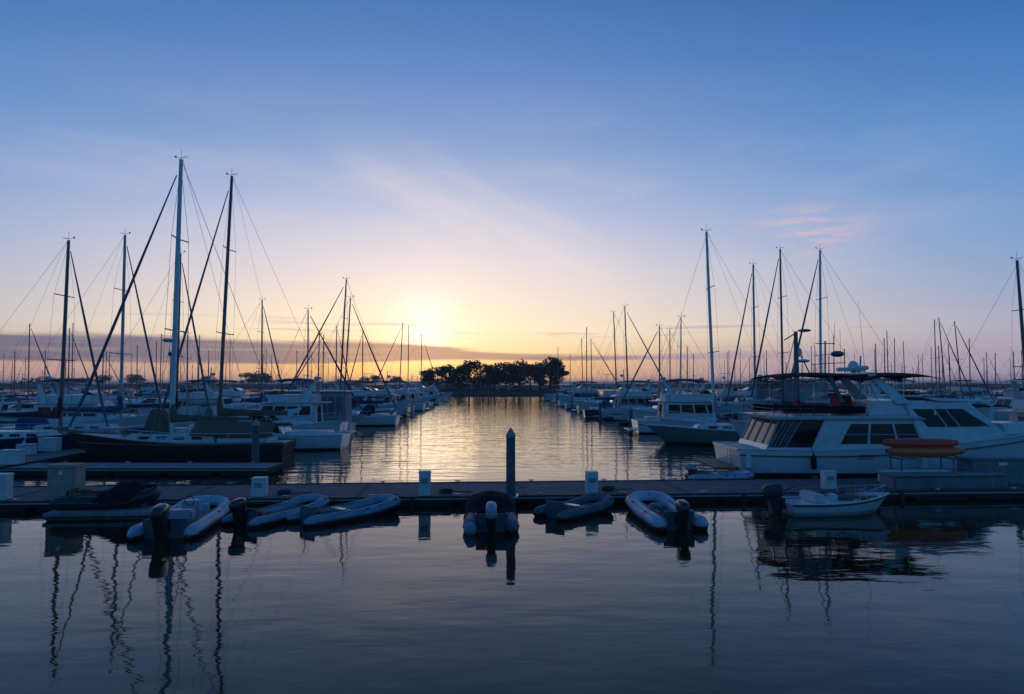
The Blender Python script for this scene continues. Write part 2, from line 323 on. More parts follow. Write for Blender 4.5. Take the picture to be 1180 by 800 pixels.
ORD += ['twenty-'+o for o in ORD[:9]]+['thirtieth']+['thirty-'+o for o in ORD[:9]]+['fortieth']
TR = [(500,424,24,'round'),(516,421,20,'round'),(528,428,16,'round'),(541,416,20,'flat'),(556,420,24,'round'),(570,421,20,'round'),(583,418,24,'round'),(598,416,26,'round'),(611,421,20,'flat'),(622,418,20,'round'),(634,412,22,'flat'),(643,425,16,'round'),(492,432,12,'flat')]
TRS = sorted(TR)
for i, (px, ty, w, st) in enumerate(TRS):
    dd = 262 if i % 3 == 0 else 256+6*(i % 2)
    lab = ('tall flat-topped' if st == 'flat' else 'round-crowned')+' dark tree on the island bank, %s from the left' % ORD[i]
    tree(px, dd, ty-1, w*1.12, lab, 'trees on the island across the water', 1.8, i, st, 'leaf' if i % 2 else 'leaf2')
# trees behind the marina, on the far shore
FT = [(118,432,14),(152,431,16),(160,434,12),(286,429,16),(299,427,18),(306,431,12),(240,433,16),(345,435,14),(420,434,12),(430,432,14),(456,433,12)]
for i, (px, ty, w) in enumerate(FT):
    tree(px, 575, ty, w, 'far dark tree on the shore behind the left masts, %s from the left' % ORD[i], 'trees on the far shore', 2.8, 50+i, 'round')
def treeline(name, x0, x1, y, h, seed):
    rnd = random.Random(seed); cr = MB()
    n = int((x1-x0)/1.6)
    for i in range(n):
        x = x0+(x1-x0)*i/n; env = h*(.55+.3*math.sin(x*.05+seed)+.25*math.sin(x*.13+seed*2))
        for _ in range(16):
            p = Vector((x+rnd.gauss(0,1.5), y+rnd.uniform(-8,8), 2.8+rnd.random()**.7*env)); a = Vector((rnd.gauss(0,1), rnd.gauss(0,1), rnd.gauss(0,.5))).normalized()*1.1; b = Vector((rnd.gauss(0,1), rnd.gauss(0,1), rnd.gauss(0,1))).normalized()*.8
            cr.add([p-a, p+b, p+a, p-b], [(0,1,2,3)])
    o = cr.build(name, MT['leaf'], smooth=False); tag(o, 'low dark tree line far beyond the left marina', 'trees', kind='stuff'); return o
treeline('distant_trees', -445, -362, 585, 7.5, 2.)
treeline('distant_trees', -362, -140, 640, 2.2, 4.)['label'] = 'thin dark scrub on the far shore behind the left masts'
treeline('distant_trees', 60, 700, 660, 1.6, 6.)['label'] = 'thin dark scrub on the far shore behind the right masts'

# ------------------------------------------------------------------ docks
def dock(name, label, x0, x1, y0, y1, pm, group=None, rz=0, origin=(0,0,0), z=.33, cleats=True, along=0, cat='dock'):
    t = empty(name, origin, rz); tag(t, label, cat, group)
    cx, cy = (x0+x1)/2, (y0+y1)/2; w, d = x1-x0, y1-y0
    MB().box((cx, cy, z-.03), (w-.2, d-.2, .06)).build('decking', MT[pm], t)
    f = MB()
    for yy in (y0+.05, y1-.05): f.box((cx, yy, z-.105), (w, .1, .22))
    for xx in (x0+.05, x1-.05): f.box((xx, cy, z-.105), (.1, d-.2, .22))
    f.build('edge_beam', MT['fascia'], t, bevel=.01)
    for yy in (y0-.02, y1+.02): MB().box((cx, yy, z-.08), (w, .036, .05)).build('rub_strip', MT['rub'], t)
    fl = MB(); n = max(1, int((w if along == 0 else d)/2.4))
    for i in range(n):
        if along == 0: a = w/n; fl.box((x0+a*(i+.5), cy, -.12), (a*.86, d-.35, .5))
        else: a = d/n; fl.box((cx, y0+a*(i+.5), -.12), (w-.35, a*.86, .5))
    fl.build('float', MT['floatm'], t, bevel=.03)
    if cleats:
        m = int((w if along == 0 else d)/3.0)
        for i in range(m):
            for e in ((y0+.14, y1-.14) if along == 0 else (x0+.14, x1-.14)):
                c = MB(); p = (x0+w*(i+.5)/m, e) if along == 0 else (e, y0+d*(i+.5)/m)
                c.box((p[0], p[1], z+.03), (.06,.05,.06)); c.box((p[0], p[1], z+.07), (.26,.04,.035)) if along == 0 else c.box((p[0], p[1], z+.07), (.04,.26,.035)); c.build('cleat', MT['steel'], t, bevel=.008)
    return t
RZ = math.atan(.07)
def edgeD(x): return 25.0+.07*x
main = dock('dock', 'long grey plank dock crossing the whole picture in front of the boats', -34, 30, 0, 3.7, 'plank', rz=RZ, origin=(0, 25.0, 0))
XL = lambda D: -24.8-.03*(D-39)     # inner edge of left walkway
XR = lambda D: 23.6-.02*(D-39)
sk = math.atan(.03)
dock('walkway', 'narrow walkway running away between the left boat rows', -1.25, 1.25, 0, 190, 'plankw', rz=sk, origin=(-26, 27.4, .006), cleats=False, along=1, cat='walkway')
dock('walkway', 'narrow walkway running away behind the big white yacht', -1.2, 1.2, 0, 175, 'plankw', rz=math.atan(.02), origin=(24.8, 31.0, .006), cleats=False, along=1, cat='walkway')
dock('finger_dock', 'pale finger dock lying in front of the black sailing boat', -24.5, -11.7, 33.0, 35.4, 'plankf')
dock('finger_dock', 'finger dock at the left edge beyond the white dock boxes', -42.0, -27.7, 34.6, 36.4, 'plankf')
for s in (-1, 1):
    side = 'left' if s < 0 else 'right'
    ds = [43.6, 54.9, 64.3, 75.3, 86.7, 97.3, 108.2, 118.5, 128.7, 140.2, 153.2] if s < 0 else [39.2, 53.3, 64, 73.9, 83.2, 92.5, 102.8, 115, 128.7, 144, 159]
    for i, d in enumerate(ds):
        a, b = (XL(d)+.1, XL(d)+11.0) if s < 0 else (XR(d)-11.5, XR(d)-.1)
        dock('finger_dock', 'thin finger dock between boats, %s out along the %s channel edge' % (ORD[i], side), a, b, d-.45, d+.45, 'plankf', 'finger docks along the channel', cleats=False)

def pile(p, top, r, label, group='mooring piles', cap=True):
    t = empty('mooring_pile', (p[0], p[1], 0)); tag(t, label, 'pile', group)
    n = 14
    MB().tube([(0,0,-5.9),(0,0,.05),(0,0,top-.32)], [r*1.02, r*1.02, r*.97], n).build('post', MT['pile'], t)
    MB().tube([(0,0,top-.34),(0,0,top-.26),(0,0,top)], [r*1.06, r*1.06, .02], n).build('cap', MT['pilew'], t)
    return t
pp = (at(588.5, 494, 24.2)); 
t = pile((pp.x, 24.72), pp.z, .17, 'dark pile with pale pointed cap beside the middle of the dock', None)
MB().box((-.24,.12,.36), (.04,.46,.08)).box((.24,.12,.36), (.04,.46,.08)).box((0,-.21,.36), (.52,.04,.08)).build('pile_guide', MT['steel'], t)
pp = at(295, 483, 36.2); pile((pp.x, 36.2), pp.z, .19, 'grey pile standing beside the black sailing boat at the finger dock', None)
for i, (px, D, ty) in enumerate([(400,64.3,467),(434,86.7,459),(458,108.2,455),(486,140.2,451)]):
    pp = at(px, ty, D); pile((min(pp.x, XL(D)+12.2), D), pp.z, .17, 'mooring pile at a finger end, %s out along the left channel edge' % ORD[i], 'mooring piles along the channel')
for i, (D, ty) in enumerate([(64,468),(83.2,462),(115,455),(144,451)]):
    X = XR(D)-12.0; z = 4.4-(ty-442)*D/F; pile((X, D), z, .17, 'mooring pile at a finger end, %s out along the right channel edge' % ORD[i], 'mooring piles along the channel')

def dockbox(p, w, d, h, m, label, cat='dock box', name='dock_box', group=None):
    t = empty(name, p, RZ); tag(t, label, cat, group)
    MB().box((0,0,h*.45), (w,d,h*.9)).build('body', MT[m], t, bevel=.02)
    MB().box((0,0,h*.95+.002), (w*1.06,d*1.06,h*.1)).build('lid', MT[m], t, bevel=.02)
    if name == 'power_pedestal':
        MB().box((0,-d/2-.012,h*.62), (w*.55,.02,h*.22)).build('socket_panel', MT['grey'], t)
    else:
        MB().box((0,-d/2-.012,h*.78), (w*.14,.02,h*.12)).build('latch', MT['steel'], t)
    return t
Z0 = .333
def on_dock(px, off, z=Z0):
    x = (px-590)/F; D = 25.0/(1-.07*x)+off; return (x*D, D, z)
G = 'pedestals on the dock'
dockbox(on_dock(490.5, .35), .42, .36, .88, 'box', 'white power pedestal on the dock near the right end of three grey dinghies', 'power pedestal', 'power_pedestal', G)
dockbox(on_dock(681, .40), .44, .36, .80, 'box', 'white power pedestal on the dock behind the small dark grey dinghy', 'power pedestal', 'power_pedestal', G)
dockbox(on_dock(302, .55), .50, .40, .68, 'box', 'low white power pedestal on the dock above the dinghy with the black outboard', 'power pedestal', 'power_pedestal', G)
dockbox(on_dock(951.5, .9), .48, .36, .68, 'box', 'white power pedestal on the dock behind the white skiff', 'power pedestal', 'power_pedestal', G)
dockbox(on_dock(5, .45), .62, .5, .9, 'box', 'white dock box cut off by the left edge of the picture', 'dock box', 'dock_box')
dockbox(on_dock(81, .45), .92, .7, 1.22, 'boxt', 'tall tan dock box beside the black covered inflatable', 'dock box', 'dock_box')
for (px, y, w, h, lab) in [(13,535,.95,.72,'large white dock box on the left walkway, nearest of three'), (30,524,.82,.6,'small white dock box on the left walkway, middle of three'), (57,520,1.05,.8,'white dock box on the left walkway nearest the black boat bow')]:
    p = onz(px, y, Z0); dockbox((p.x, p.y, Z0+.006), w, .6, h, 'box', lab, group='white boxes on the left walkway')

# ------------------------------------------------------------------ boats
def hull(t, L, B, fs, fb, hm, bowp=2.2, tr=.78, rake=.9, dip=.12, wl=.86, n=18, deck='deck', rail='white', low=False, stern_ang=.15):
    """hull, deck, toe rail; bow +X, waterline z=0"""
    def hb(u): return B/2*(tr+(1-tr)*math.sin(min(u/.42,1)*math.pi/2)) if u < .42 else B/2*max(.004, 1-((u-.42)/.58)**bowp)
    def sh(u): return fs+(fb-fs)*u**1.7-dip*math.sin(math.pi*min(1, u*1.15))
    lev = [-.45, -.12, 0, .12, .45, .75, 1.] if not low else [-.4, 0, .5, 1.]
    rows = []
    for i in range(n+1):
        u = i/n; b = hb(u); s = sh(u); row = []
        for v in lev:
            z = v*s if v > 0 else v
            if v >= 0: k = wl-.3*u**3+(1-wl+.3*u**3)*v**.6
            else: k = (wl-.3*u**3)*(1+v*1.6)
            x = -L/2+L*u-rake*(1-max(v, -.3))*u**3+stern_ang*(1-v)*(1-u)**4
            row.append((x, b*k, z))
        rows.append([(x, -y, z) for x, y, z in row[::-1]]+row)
    h = MB().grid(rows); k = len(rows[0])
    h.f.append(tuple(range(k)))
    ho = h.build('hull', HM[hm], t, angle=50)
    d = MB(); dr = []
    for i in range(n+1):
        u = i/n; b = max(hb(u)-.03, .003); s = sh(u)-.03; x = -L/2+L*u-.01
        dr.append([(x, -b, s), (x, -b*.5, s+.04), (x, 0, s+.05), (x, b*.5, s+.04), (x, b, s)])
    d.grid(dr).build('deck', MT[deck], t)
    rl = MB()
    for sg in (-1, 1): rl.tube([(-L/2+L*i/n, sg*hb(i/n), sh(i/n)+.01) for i in range(n+1)], .035, 6)
    rl.build('toe_rail', MT[rail], t)
    return hb, sh
def house(t, name, m, xb, xt, z0, z1, wb, wt, bevel=.05):
    """xb=(aft,fwd) at bottom, xt at top; wb=(aft,fwd) half widths"""
    lo = [(xb[0],-wb[0],z0),(xb[1],-wb[1],z0),(xb[1],wb[1],z0),(xb[0],wb[0],z0)]; hi = [(xt[0],-wt[0],z1),(xt[1],-wt[1],z1),(xt[1],wt[1],z1),(xt[0],wt[0],z1)]
    MB().hexa(lo, hi).build(name, m, t, bevel=bevel)
    return [Vector(p) for p in lo], [Vector(p) for p in hi]
def panel(mb, hs, face, u0, u1, v0, v1, out=.012, th=.03, skew=0., skew2=None):
    lo, hi = hs; idx = {'s': (0,1), 'f': (1,2), 'p': (2,3), 'a': (3,0)}[face]
    a, b, c, d = lo[idx[0]], lo[idx[1]], hi[idx[1]], hi[idx[0]]
    if face == 'p': u0, u1 = 1-u1, 1-u0; a_s = skew2 if skew2 is not None else skew; b_s = skew; sg = -1
    else: a_s = skew; b_s = skew2 if skew2 is not None else skew; sg = 1
    nrm = (b-a).cross(d-a).normalized()
    def P(u, v): return a*(1-u)*(1-v)+b*u*(1-v)+c*u*v+d*(1-u)*v
    q4 = [P(u0, v0), P(u1, v0), P(u1+sg*b_s, v1), P(u0+sg*a_s, v1)]
    mb.hexa([p-nrm*(th-out) for p in q4], [p+nrm*out for p in q4])
def windows(t, hs, specs, m='glass', each=True, name='window'):
    mb = MB()
    for sp in specs:
        panel(mb, hs, *sp)
        if each: mb.build(name, MT[m], t, smooth=False); mb = MB()
    if not each: mb.build(name, MT[m], t, smooth=False)
def rails(t, hb, sh, L, u0, u1, h=.62, detail=True, name='guard_rail', off=.05):
    mb = MB(); n = 10; k = 5 if detail else 4
    for sg in (-1, 1):
        P = lambda u, z: (-L/2+L*u-(.05 if u > .97 else 0), sg*max(hb(u)-off, .0), sh(u)+z)
        mb.tube([P(u0+(u1-u0)*i/n, h) for i in range(n+1)], .014, k)
        if detail: mb.tube([P(u0+(u1-u0)*i/n, h*.5) for i in range(n+1)], .009, 4)
        for i in range(0, n+1, 1 if detail else 2):
            u = u0+(u1-u0)*i/n; mb.tube([P(u, -.02), P(u, h)], .012, k)
    mb.build(name, MT['steel'], t)

def sailboat(pos, rz, L, B, hm, label, group, mast_top, mx=.08, lean=(0,0), mastm='alu', cover='blue', r=.085, jib=True, det=2, house_m='white', dodger=True, cabin=True, fs=1.0, fb=1.35, spreads=2, wr=.010, boomz=None, jibw=None, extra=None, cat='sailboat', jibm='sail'):
    t = empty('sailboat', (pos[0], pos[1], 0), rz); tag(t, label, cat, group)
    hb, sh = hull(t, L, B, fs, fb, hm, rake=1.5 if L > 10 else 1., tr=.62, bowp=1.9, low=det < 1, n=18 if det > 1 else 10, rail='teak' if hm in ('black','navy','cream') else 'white')
    deckz = sh(.5)
    hs = house(t, 'cabin', MT[house_m], (-.20*L, .24*L), (-.18*L, .20*L), deckz-.05, deckz+.42, (B*.3, B*.17), (B*.27, B*.14), .04)
    if det > 0:
        sp = [(f, .12+.2*i, .24+.2*i, .35, .72) for i in range(4) for f in 'sp']
        windows(t, hs, sp, each=det > 1)
        hc = house(t, 'cockpit_coaming', MT[house_m], (-.42*L, -.205*L), (-.42*L, -.205*L), deckz-.05, deckz+.22, (B*.25, B*.3), (B*.23, B*.28), .03)
    if dodger and det > 0:
        x0 = -.235*L; dm = MB(); rows = []
        for i, x in enumerate((x0-.75, x0-.35, x0+.1, x0+.45)):
            z = (1.12, 1.2, 1.0, .45)[i]; w = B*.29
            rows.append([(x, w*math.cos(a), deckz+.1+(z-.1)*math.sin(a)**.6 if 0 < a < math.pi else deckz+.1) for a in [math.pi*k/10 for k in range(11)]])
        dm.grid(rows).grid([[(p[0], p[1]*.985, p[2]-.02) for p in rr] for rr in rows]); dm.build('dodger', MT[cover], t)
    # rig
    x0 = mx*L; foot = Vector((x0, 0, deckz+.3)); head = Vector((x0+lean[0], lean[1], mast_top)); hgt = head.z-foot.z
    seg = 8 if det > 1 else 6
    mast = MB().tube([foot, foot.lerp(head, .6), head], [r, r*.95, r*.72], seg).build('mast', MT[mastm], t)
    sp = MB(); up = Vector((0,1,0)); tips = []
    for k in range(spreads):
        f = (k+1)/(spreads+1)+.04; c = foot.lerp(head, f); w = B*.36*(1-.25*k)
        sp.tube([c+up*-w+Vector((-.12,0,.03)), c, c+up*w+Vector((-.12,0,.03))], r*.28, 5); tips.append((c, w))
    sp.build('spreader', MT[mastm], mast)
    if det > 0:
        mh = MB().tube([head, head+Vector((0,0,.55))], .012, 4).tube([head+Vector((-.35,0,.1)), head+Vector((.35,0,.1))], .012, 4).tube([head+Vector((-.05,0,.12)), head+Vector((-.45,0,.22))], .01, 4); mh.box(head+Vector((.34,0,.18)), (.12,.02,.1)); mh.build('masthead_fitting', MT['wire'], mast)
    bz = boomz or deckz+1.25; bl = .36*L
    a = Vector((x0-.12, 0, bz)); b = Vector((x0-bl, 0, bz+.08))
    if det > 0:
        MB().tube([a, b], r*.7, 7).build('boom', MT[mastm], t)
        n = 9; pts = [a.lerp(b, i/n)+Vector((0,0,.14*(1-i/n)+.1)) for i in range(n+1)]; rd = [.12+.14*(1-i/n)**1.5+.012*math.sin(i*2.3) for i in range(n+1)]
        sc = MB().tube(pts, rd, 9).tube([a+Vector((.02,0,.0)), a+Vector((.06,0,.55)), a+Vector((.1,0,1.3))], [.2,.2,.12], 8); sc.build('sail_cover', MT[cover], t)
    else: MB().tube([a+Vector((0,0,.1)), b], [.2,.1], 6).build('sail_cover', MT[cover], t)
    stem = Vector((L/2-.12, 0, sh(1)+.05)); hj = foot.lerp(head, .97)+Vector((.06,0,0))
    if jib:
        jw = jibw or .075; MB().tube([stem+Vector((0,0,.3)), stem.lerp(hj,.15), stem.lerp(hj,.6), hj-(hj-stem)*.03], [jw*.7, jw, jw*.8, jw*.35], 7).build('furled_jib', MT[jibm], t)
    rg = MB(); n = 4
    if not jib: rg.tube([stem, hj], wr, n)
    rg.tube([Vector((-L/2+.1,0,sh(0)+.05)), head], wr, n)
    if det > 0:
        for sg in (-1, 1):
            ch = Vector((x0-.15, sg*hb(.5+mx)*.93, sh(.5)))
            prev = ch
            for c, w in tips:
                tp = c+Vector((-.12, sg*w, .03)); rg.tube([prev, tp], wr*.9, n); prev = tp
            rg.tube([prev, foot.lerp(head,.98)], wr*.9, n)
            rg.tube([ch+Vector((.5,0,0)), foot.lerp(head,.42)], wr*.8, n); rg.tube([ch-Vector((.6,0,0)), foot.lerp(head,.42)], wr*.8, n)
            if det > 1: rg.tube([foot+Vector((-.09,sg*.08,0)), head+Vector((-.08,sg*.05,-.1))], wr*.6, n)
        rg.tube([b, head+Vector((-.1,0,0))], wr*.7, n)
    rg.build('rigging', MT['wire'], t)
    if det > 0: rails(t, hb, sh, L, .04, .98, .6, det > 1)
    if det > 1:
        for i in range(3):
            u = .25+.2*i
            for sg in (-1,):
                MB().tube([(-L/2+L*u, sg*(hb(u)+.12), sh(u)-.75), (-L/2+L*u, sg*(hb(u)+.13), sh(u)-.68), (-L/2+L*u, sg*(hb(u)+.13), sh(u)-.22), (-L/2+L*u, sg*(hb(u)+.1), sh(u)-.12), (-L/2+L*u, sg*(hb(u)-.02), sh(u)+.1)], [.03,.1,.1,.03,.012], 8).build('fender', MT['fender'], t)
    if extra: extra(t, L, B, sh, foot, head, MT)
    return t

def bimini(t, x0, x1, w, z, base, m='navy', rise=.12, legs=True, name='bimini_top'):
    rows = []; n = 8
    for i in range(7):
        f = i/6; x = x0+(x1-x0)*f; e = rise*math.sin(math.pi*f)
        rows.append([(x, w*(-1+2*k/n), z+e-.16*abs(-1+2*k/n)**3-(0.0 if 0 < i < 6 else .06)) for k in range(n+1)])
    mb = MB().grid(rows).grid([[(p[0], p[1]*.99, p[2]-.035) for p in r_] for r_ in rows]); mb.build(name, MT[m], t)
    if legs:
        l = MB()
        for sg in (-1, 1):
            for xa, xb_ in ((x0+.1, x0+.7), (x1-.1, x1-.7), ((x0+x1)/2, (x0+x1)/2)): l.tube([(xa, sg*w*.95, z-.14), (xb_, sg*w*.93, base)], .018, 5)
        l.build('bimini_frame', MT['steel'], t)
def arch(t, x, w, z0, z1, lean=.7, m='white', th=.3, name='radar_arch'):
    mb = MB()
    for sg in (-1, 1):
        mb.hexa([(x-th*.9, sg*(w)-.05, z0), (x+th*.9, sg*w-.05, z0), (x+th*.9, sg*w+.05, z0), (x-th*.9, sg*w+.05, z0)], [(x-lean-th*.5, sg*w*.82-.05, z1), (x-lean+th*.5, sg*w*.82-.05, z1), (x-lean+th*.5, sg*w*.82+.05, z1), (x-lean-th*.5, sg*w*.82+.05, z1)])
    mb.box((x-lean, 0, z1+.045), (th, w*1.64+.1, .09)); mb.build(name, MT[m], t, bevel=.02)
def radar(t, x, z, y=0, kind='dome'):
    mb = MB()
    if kind == 'dome': mb.ell((x, y, z+.14), (.28,.28,.15), 14, 8, .8); mb.tube([(x,y,z-.12),(x,y,z+.03)], .06, 6)
    elif kind == 'bar': mb.box((x, y, z+.12), (.1,1.1,.1), rz=.9); mb.tube([(x,y,z-.1),(x,y,z+.1)], .09, 8)
    else: mb.ell((x, y, z+.3), (.27,.27,.32), 14, 8); mb.tube([(x,y,z-.15),(x,y,z+.1)], .06, 6)
    mb.build({'dome': 'radar_dome', 'bar': 'radar_scanner', 'sat': 'satellite_dome'}[kind], MT['white'], t)
def whip(t, p, h, lean=0): MB().tube([p, (p[0]-lean, p[1], p[2]+h)], [.016,.006], 4).build('antenna', MT['white'], t)

def motorboat(pos, rz, L, B, hm, style, label, group, det=2, canvas='navy', cat='motorboat', fbr=None):
    nm = {'express': 'cabin_cruiser', 'flybridge': 'flybridge_yacht', 'sportfish': 'sport_fishing_boat', 'trawler': 'trawler_yacht', 'canvas': 'covered_houseboat'}[style]
    t = empty(nm, (pos[0], pos[1], 0), rz); tag(t, label, cat, group); e = det > 1
    fs, fb = {'express': (1.05,1.55), 'flybridge': (1.15,1.9), 'sportfish': (.95,2.0), 'trawler': (1.1,2.1), 'canvas': (.8,1.0)}[style]
    hb, sh = hull(t, L, B, fs, fb, hm, tr=.86, bowp=2.4, rake=1.2, low=det < 1, n=16 if e else 9, wl=.88)
    z = sh(.35)
    if style != 'canvas': MB().box((-L/2-.35, 0, .32), (.75, B*.8, .1)).build('swim_platform', MT['teak' if style == 'trawler' else 'white'], t, bevel=.03)
    if style == 'express':
        hs = house(t, 'foredeck_cabin', MT['white'], (-.02*L, .36*L), (.02*L, .26*L), sh(.6)-.05, sh(.6)+.42, (B*.40, B*.2), (B*.34, B*.13), .08)
        windows(t, hs, [(f, .2, .62, .3, .75) for f in 'sp'], each=e)
        ws = house(t, 'windshield', MT['glass'], (-.06*L, .10*L), (-.08*L, -.02*L), sh(.5)+.28, sh(.5)+.98, (B*.42, B*.34), (B*.38, B*.3), .02)
        MB().box((-.06*L, 0, sh(.5)+1.0), (.09*L, B*.78, .05)).build('windshield_frame', MT['white'], t, bevel=.015)
        arch(t, -.16*L, B*.45, z-.05, z+1.75, .5)
        house(t, 'cockpit_coaming', MT['white'], (-.48*L, -.02*L), (-.47*L, -.03*L), z-.05, z+.28, (B*.42, B*.43), (B*.39, B*.41), .05)
        if canvas: bimini(t, -.36*L, -.05*L, B*.4, z+1.75, z+.2, canvas)
        if det > 0: radar(t, -.16*L-.5, z+1.95); whip(t, (-.2*L, B*.4, z+1.7), 2.2, .3)
    elif style in ('flybridge', 'sportfish', 'trawler'):
        xa, xf = {'flybridge': (-.30,.20), 'sportfish': (-.16,.18), 'trawler': (-.32,.14)}[style]
        hs = house(t, 'saloon', MT['white' if style != 'trawler' else 'cream'], (xa*L, xf*L), (xa*L+.1, (xf-.06)*L), z-.05, z+1.6, (B*.40, B*.36), (B*.38, B*.32), .06)
        sp = []
        for f in 'sp': sp += [(f, .08+.22*i, .27+.22*i, .42, .86) for i in range(4)] if style != 'sportfish' else [(f, .06, .9, .42, .82, .012, .03, .0, -.1)]
        sp += [('f', .06, .48, .45, .9), ('f', .52, .94, .45, .9), ('a', .3, .7, .05, .85)]
        windows(t, hs, sp, each=e)
        th = house(t, 'foredeck_trunk', MT['white'], (xf*L-.2, .38*L), (xf*L-.2, .32*L), sh(.7)-.1, sh(.7)+.38, (B*.34, B*.16), (B*.3, B*.12), .06)
        zt = z+1.6
        MB().box(((xa-.03)*L+ (xf-xa)*.42*L, 0, zt+.05), ((xf-xa)*L*.98, B*.84, .1)).build('upper_deck', MT['white'], t, bevel=.03)
        f1 = house(t, 'flybridge', MT['white'], ((xa+.02)*L, (xf-.12)*L), ((xa+.02)*L, (xf-.09)*L), zt+.08, zt+.72, (B*.36, B*.3), (B*.37, B*.3), .06)
        house(t, 'flybridge_windscreen', MT['glass'], ((xf-.15)*L, (xf-.1)*L), ((xf-.19)*L, (xf-.15)*L), zt+.70, zt+1.05, (B*.3, B*.26), (B*.28, B*.24), .02)
        if det > 0:
            s_ = MB(); s_.box(((xa+.1)*L, .35, zt+.85), (.5,.5,.5)); s_.box(((xa+.1)*L-.22, .35, zt+1.2), (.08,.5,.5)); s_.build('helm_seat', MT['white'], t, bevel=.05)
        if canvas: bimini(t, (xa+.02)*L, (xf-.14)*L, B*.36, zt+1.95, zt+.7, canvas)
        if style == 'sportfish':
            tw = MB()
            for sg in (-1, 1):
                for xx in ((xa+.04)*L, (xf-.2)*L): tw.tube([(xx, sg*B*.34, zt+.6), (xx+(.3 if xx < 0 else -.3), sg*B*.2, zt+3.2)], .025, 5)
            tw.box(((xa+xf-.16)*L/2, 0, zt+3.2), (1.3, B*.45, .05)); tw.build('tower_frame', MT['steel'], t)
            og = MB()
            for sg in (-1, 1): og.tube([((xf-.2)*L, sg*B*.4, zt), ((xf-.45)*L, sg*B*1.0, zt+5.2)], [.03,.01], 5)
            og.build('outrigger', MT['steel'], t)
        elif style == 'flybridge':
            arch(t, (xa+.08)*L, B*.38, zt+.1, zt+1.75, .6)
        else:
            m_ = MB().tube([((xa+.1)*L,0,zt+.1), ((xa+.1)*L-.15,0,zt+3.4)], [.07,.05], 7).tube([((xa+.1)*L-.1,-.7,zt+2.4), ((xa+.1)*L-.1,.7,zt+2.4)], .03, 5).tube([((xa+.1)*L,0,zt+.6), ((xa-.14)*L,0,zt+1.7)], .04, 5); m_.build('signal_mast', MT['white'], t)
        if det > 0: radar(t, (xa+.08)*L-(.6 if style == 'flybridge' else .1), zt+(1.95 if style == 'flybridge' else 2.5)); whip(t, ((xa+.06)*L, B*.34, zt+.6), 3.2, .4); whip(t, ((xa+.06)*L, -B*.34, zt+.6), 2.6, .3)
    else:
        hs = house(t, 'canvas_cover', MT['grey'], (-.46*L, .36*L), (-.45*L, .33*L), z-.05, z+2.9, (B*.44, B*.38), (B*.42, B*.36), .1)
        sp = [(f, .03+.095*i, .105+.095*i, .3, .86) for i in range(10) for f in 'sp']
        windows(t, hs, sp, 'vinyl', each=e, name='clear_panel')
        MB().box((-.06*L, 0, z+2.98), (.82*L, B*.92, .12)).build('roof', MT['white'], t, bevel=.04)
        if det > 0: radar(t, -.1*L, z+3.2)
    if det > 0: rails(t, hb, sh, L, .5, .99, .65, e, 'bow_rail')
    if e:
        for i in range(3):
            u = .2+.2*i; MB().tube([(-L/2+L*u, -(hb(u)+.12), sh(u)-.8), (-L/2+L*u, -(hb(u)+.13), sh(u)-.72), (-L/2+L*u, -(hb(u)+.13), sh(u)-.26), (-L/2+L*u, -(hb(u)+.1), sh(u)-.16), (-L/2+L*u, -(hb(u)-.02), sh(u)+.05)], [.03,.11,.11,.03,.012], 8).build('fender', MT['fender'], t)
    return t

PI = math.pi
# --- left channel row, near to far -------------------------------------------------
def ketch_extra(t, L, B, sh, foot, head, MT):
    # bowsprit, radar on mast, canvas tent over the cockpit, cabin boxes
    MB().tube([(L/2-.9,0,sh(1)+.02),(L/2+1.0,0,sh(1)+.28)], [.09,.06], 8).build('bowsprit', MT['wood'], t)
    r_ = MB().ell(foot.lerp(head,.34)+Vector((.42,0,0)), (.3,.3,.13), 12, 6); r_.box(foot.lerp(head,.34)+Vector((.18,0,-.1)), (.3,.08,.05)); r_.build('radar_dome', MT['white'], t)
    MB().ell(foot.lerp(head,.29)+Vector((.22,0,0)), (.14,.14,.14), 10, 6).build('radar_reflector', MT['darkm'], t)
    rows = []
    for i in range(8):
        f = i/7; x = -1.15-4.6*f; z = 2.35-.38*f
        rows.append([(x, -1.25, sh(.4)+.45), (x, -.75, z-.55), (x, 0, z+.12), (x, .75, z-.55), (x, 1.25, sh(.4)+.45)])
    MB().grid(rows).grid([[(p[0], p[1]*.98, p[2]-.03) for p in r_] for r_ in rows]).build('boom_tent', MT['tan'], t, angle=60)
    MB().hexa([(.4,-.6,1.3),(2.0,-.6,1.3),(2.0,.6,1.3),(.4,.6,1.3)], [(1.0,-.4,2.9),(1.5,-.4,2.9),(1.5,.4,2.9),(1.0,.4,2.9)]).build('mast_canvas', MT['tan'], t, bevel=.06)
    for x, w, m in ((2.6,.6,'blue'),(3.4,.5,'teak'),(-3.9,.9,'white'),(-4.7,.5,'glass'),(.1,.9,'white')):
        MB().box((x, -.5, sh(.5)+.5), (w,.6,.42)).build('deck_locker', MT[m], t, bevel=.04)
    for x in (-3.3,-.2,2.3):
        MB().ell((x, -1.72, 1.14), (.17,.06,.15), 10, 6).build('life_ring', MT['white'], t)
base = at(192, 475, 40); topp = at(203, 180, 40)
bx = -19.7   # hull centre
sailboat((bx, 40.6), PI, 13.2, 3.9, 'black', 'black-hulled classic sailing boat with tan canvas, tallest blue-white mast', None, topp.z, mx=(bx-base.x)/13.2, lean=(-(topp.x-base.x), 0), mastm='paintm', cover='tan', r=.155, house_m='deck', dodger=False, fs=1.0, fb=1.5, wr=.014, boomz=2.1, jibw=.095, extra=ketch_extra)
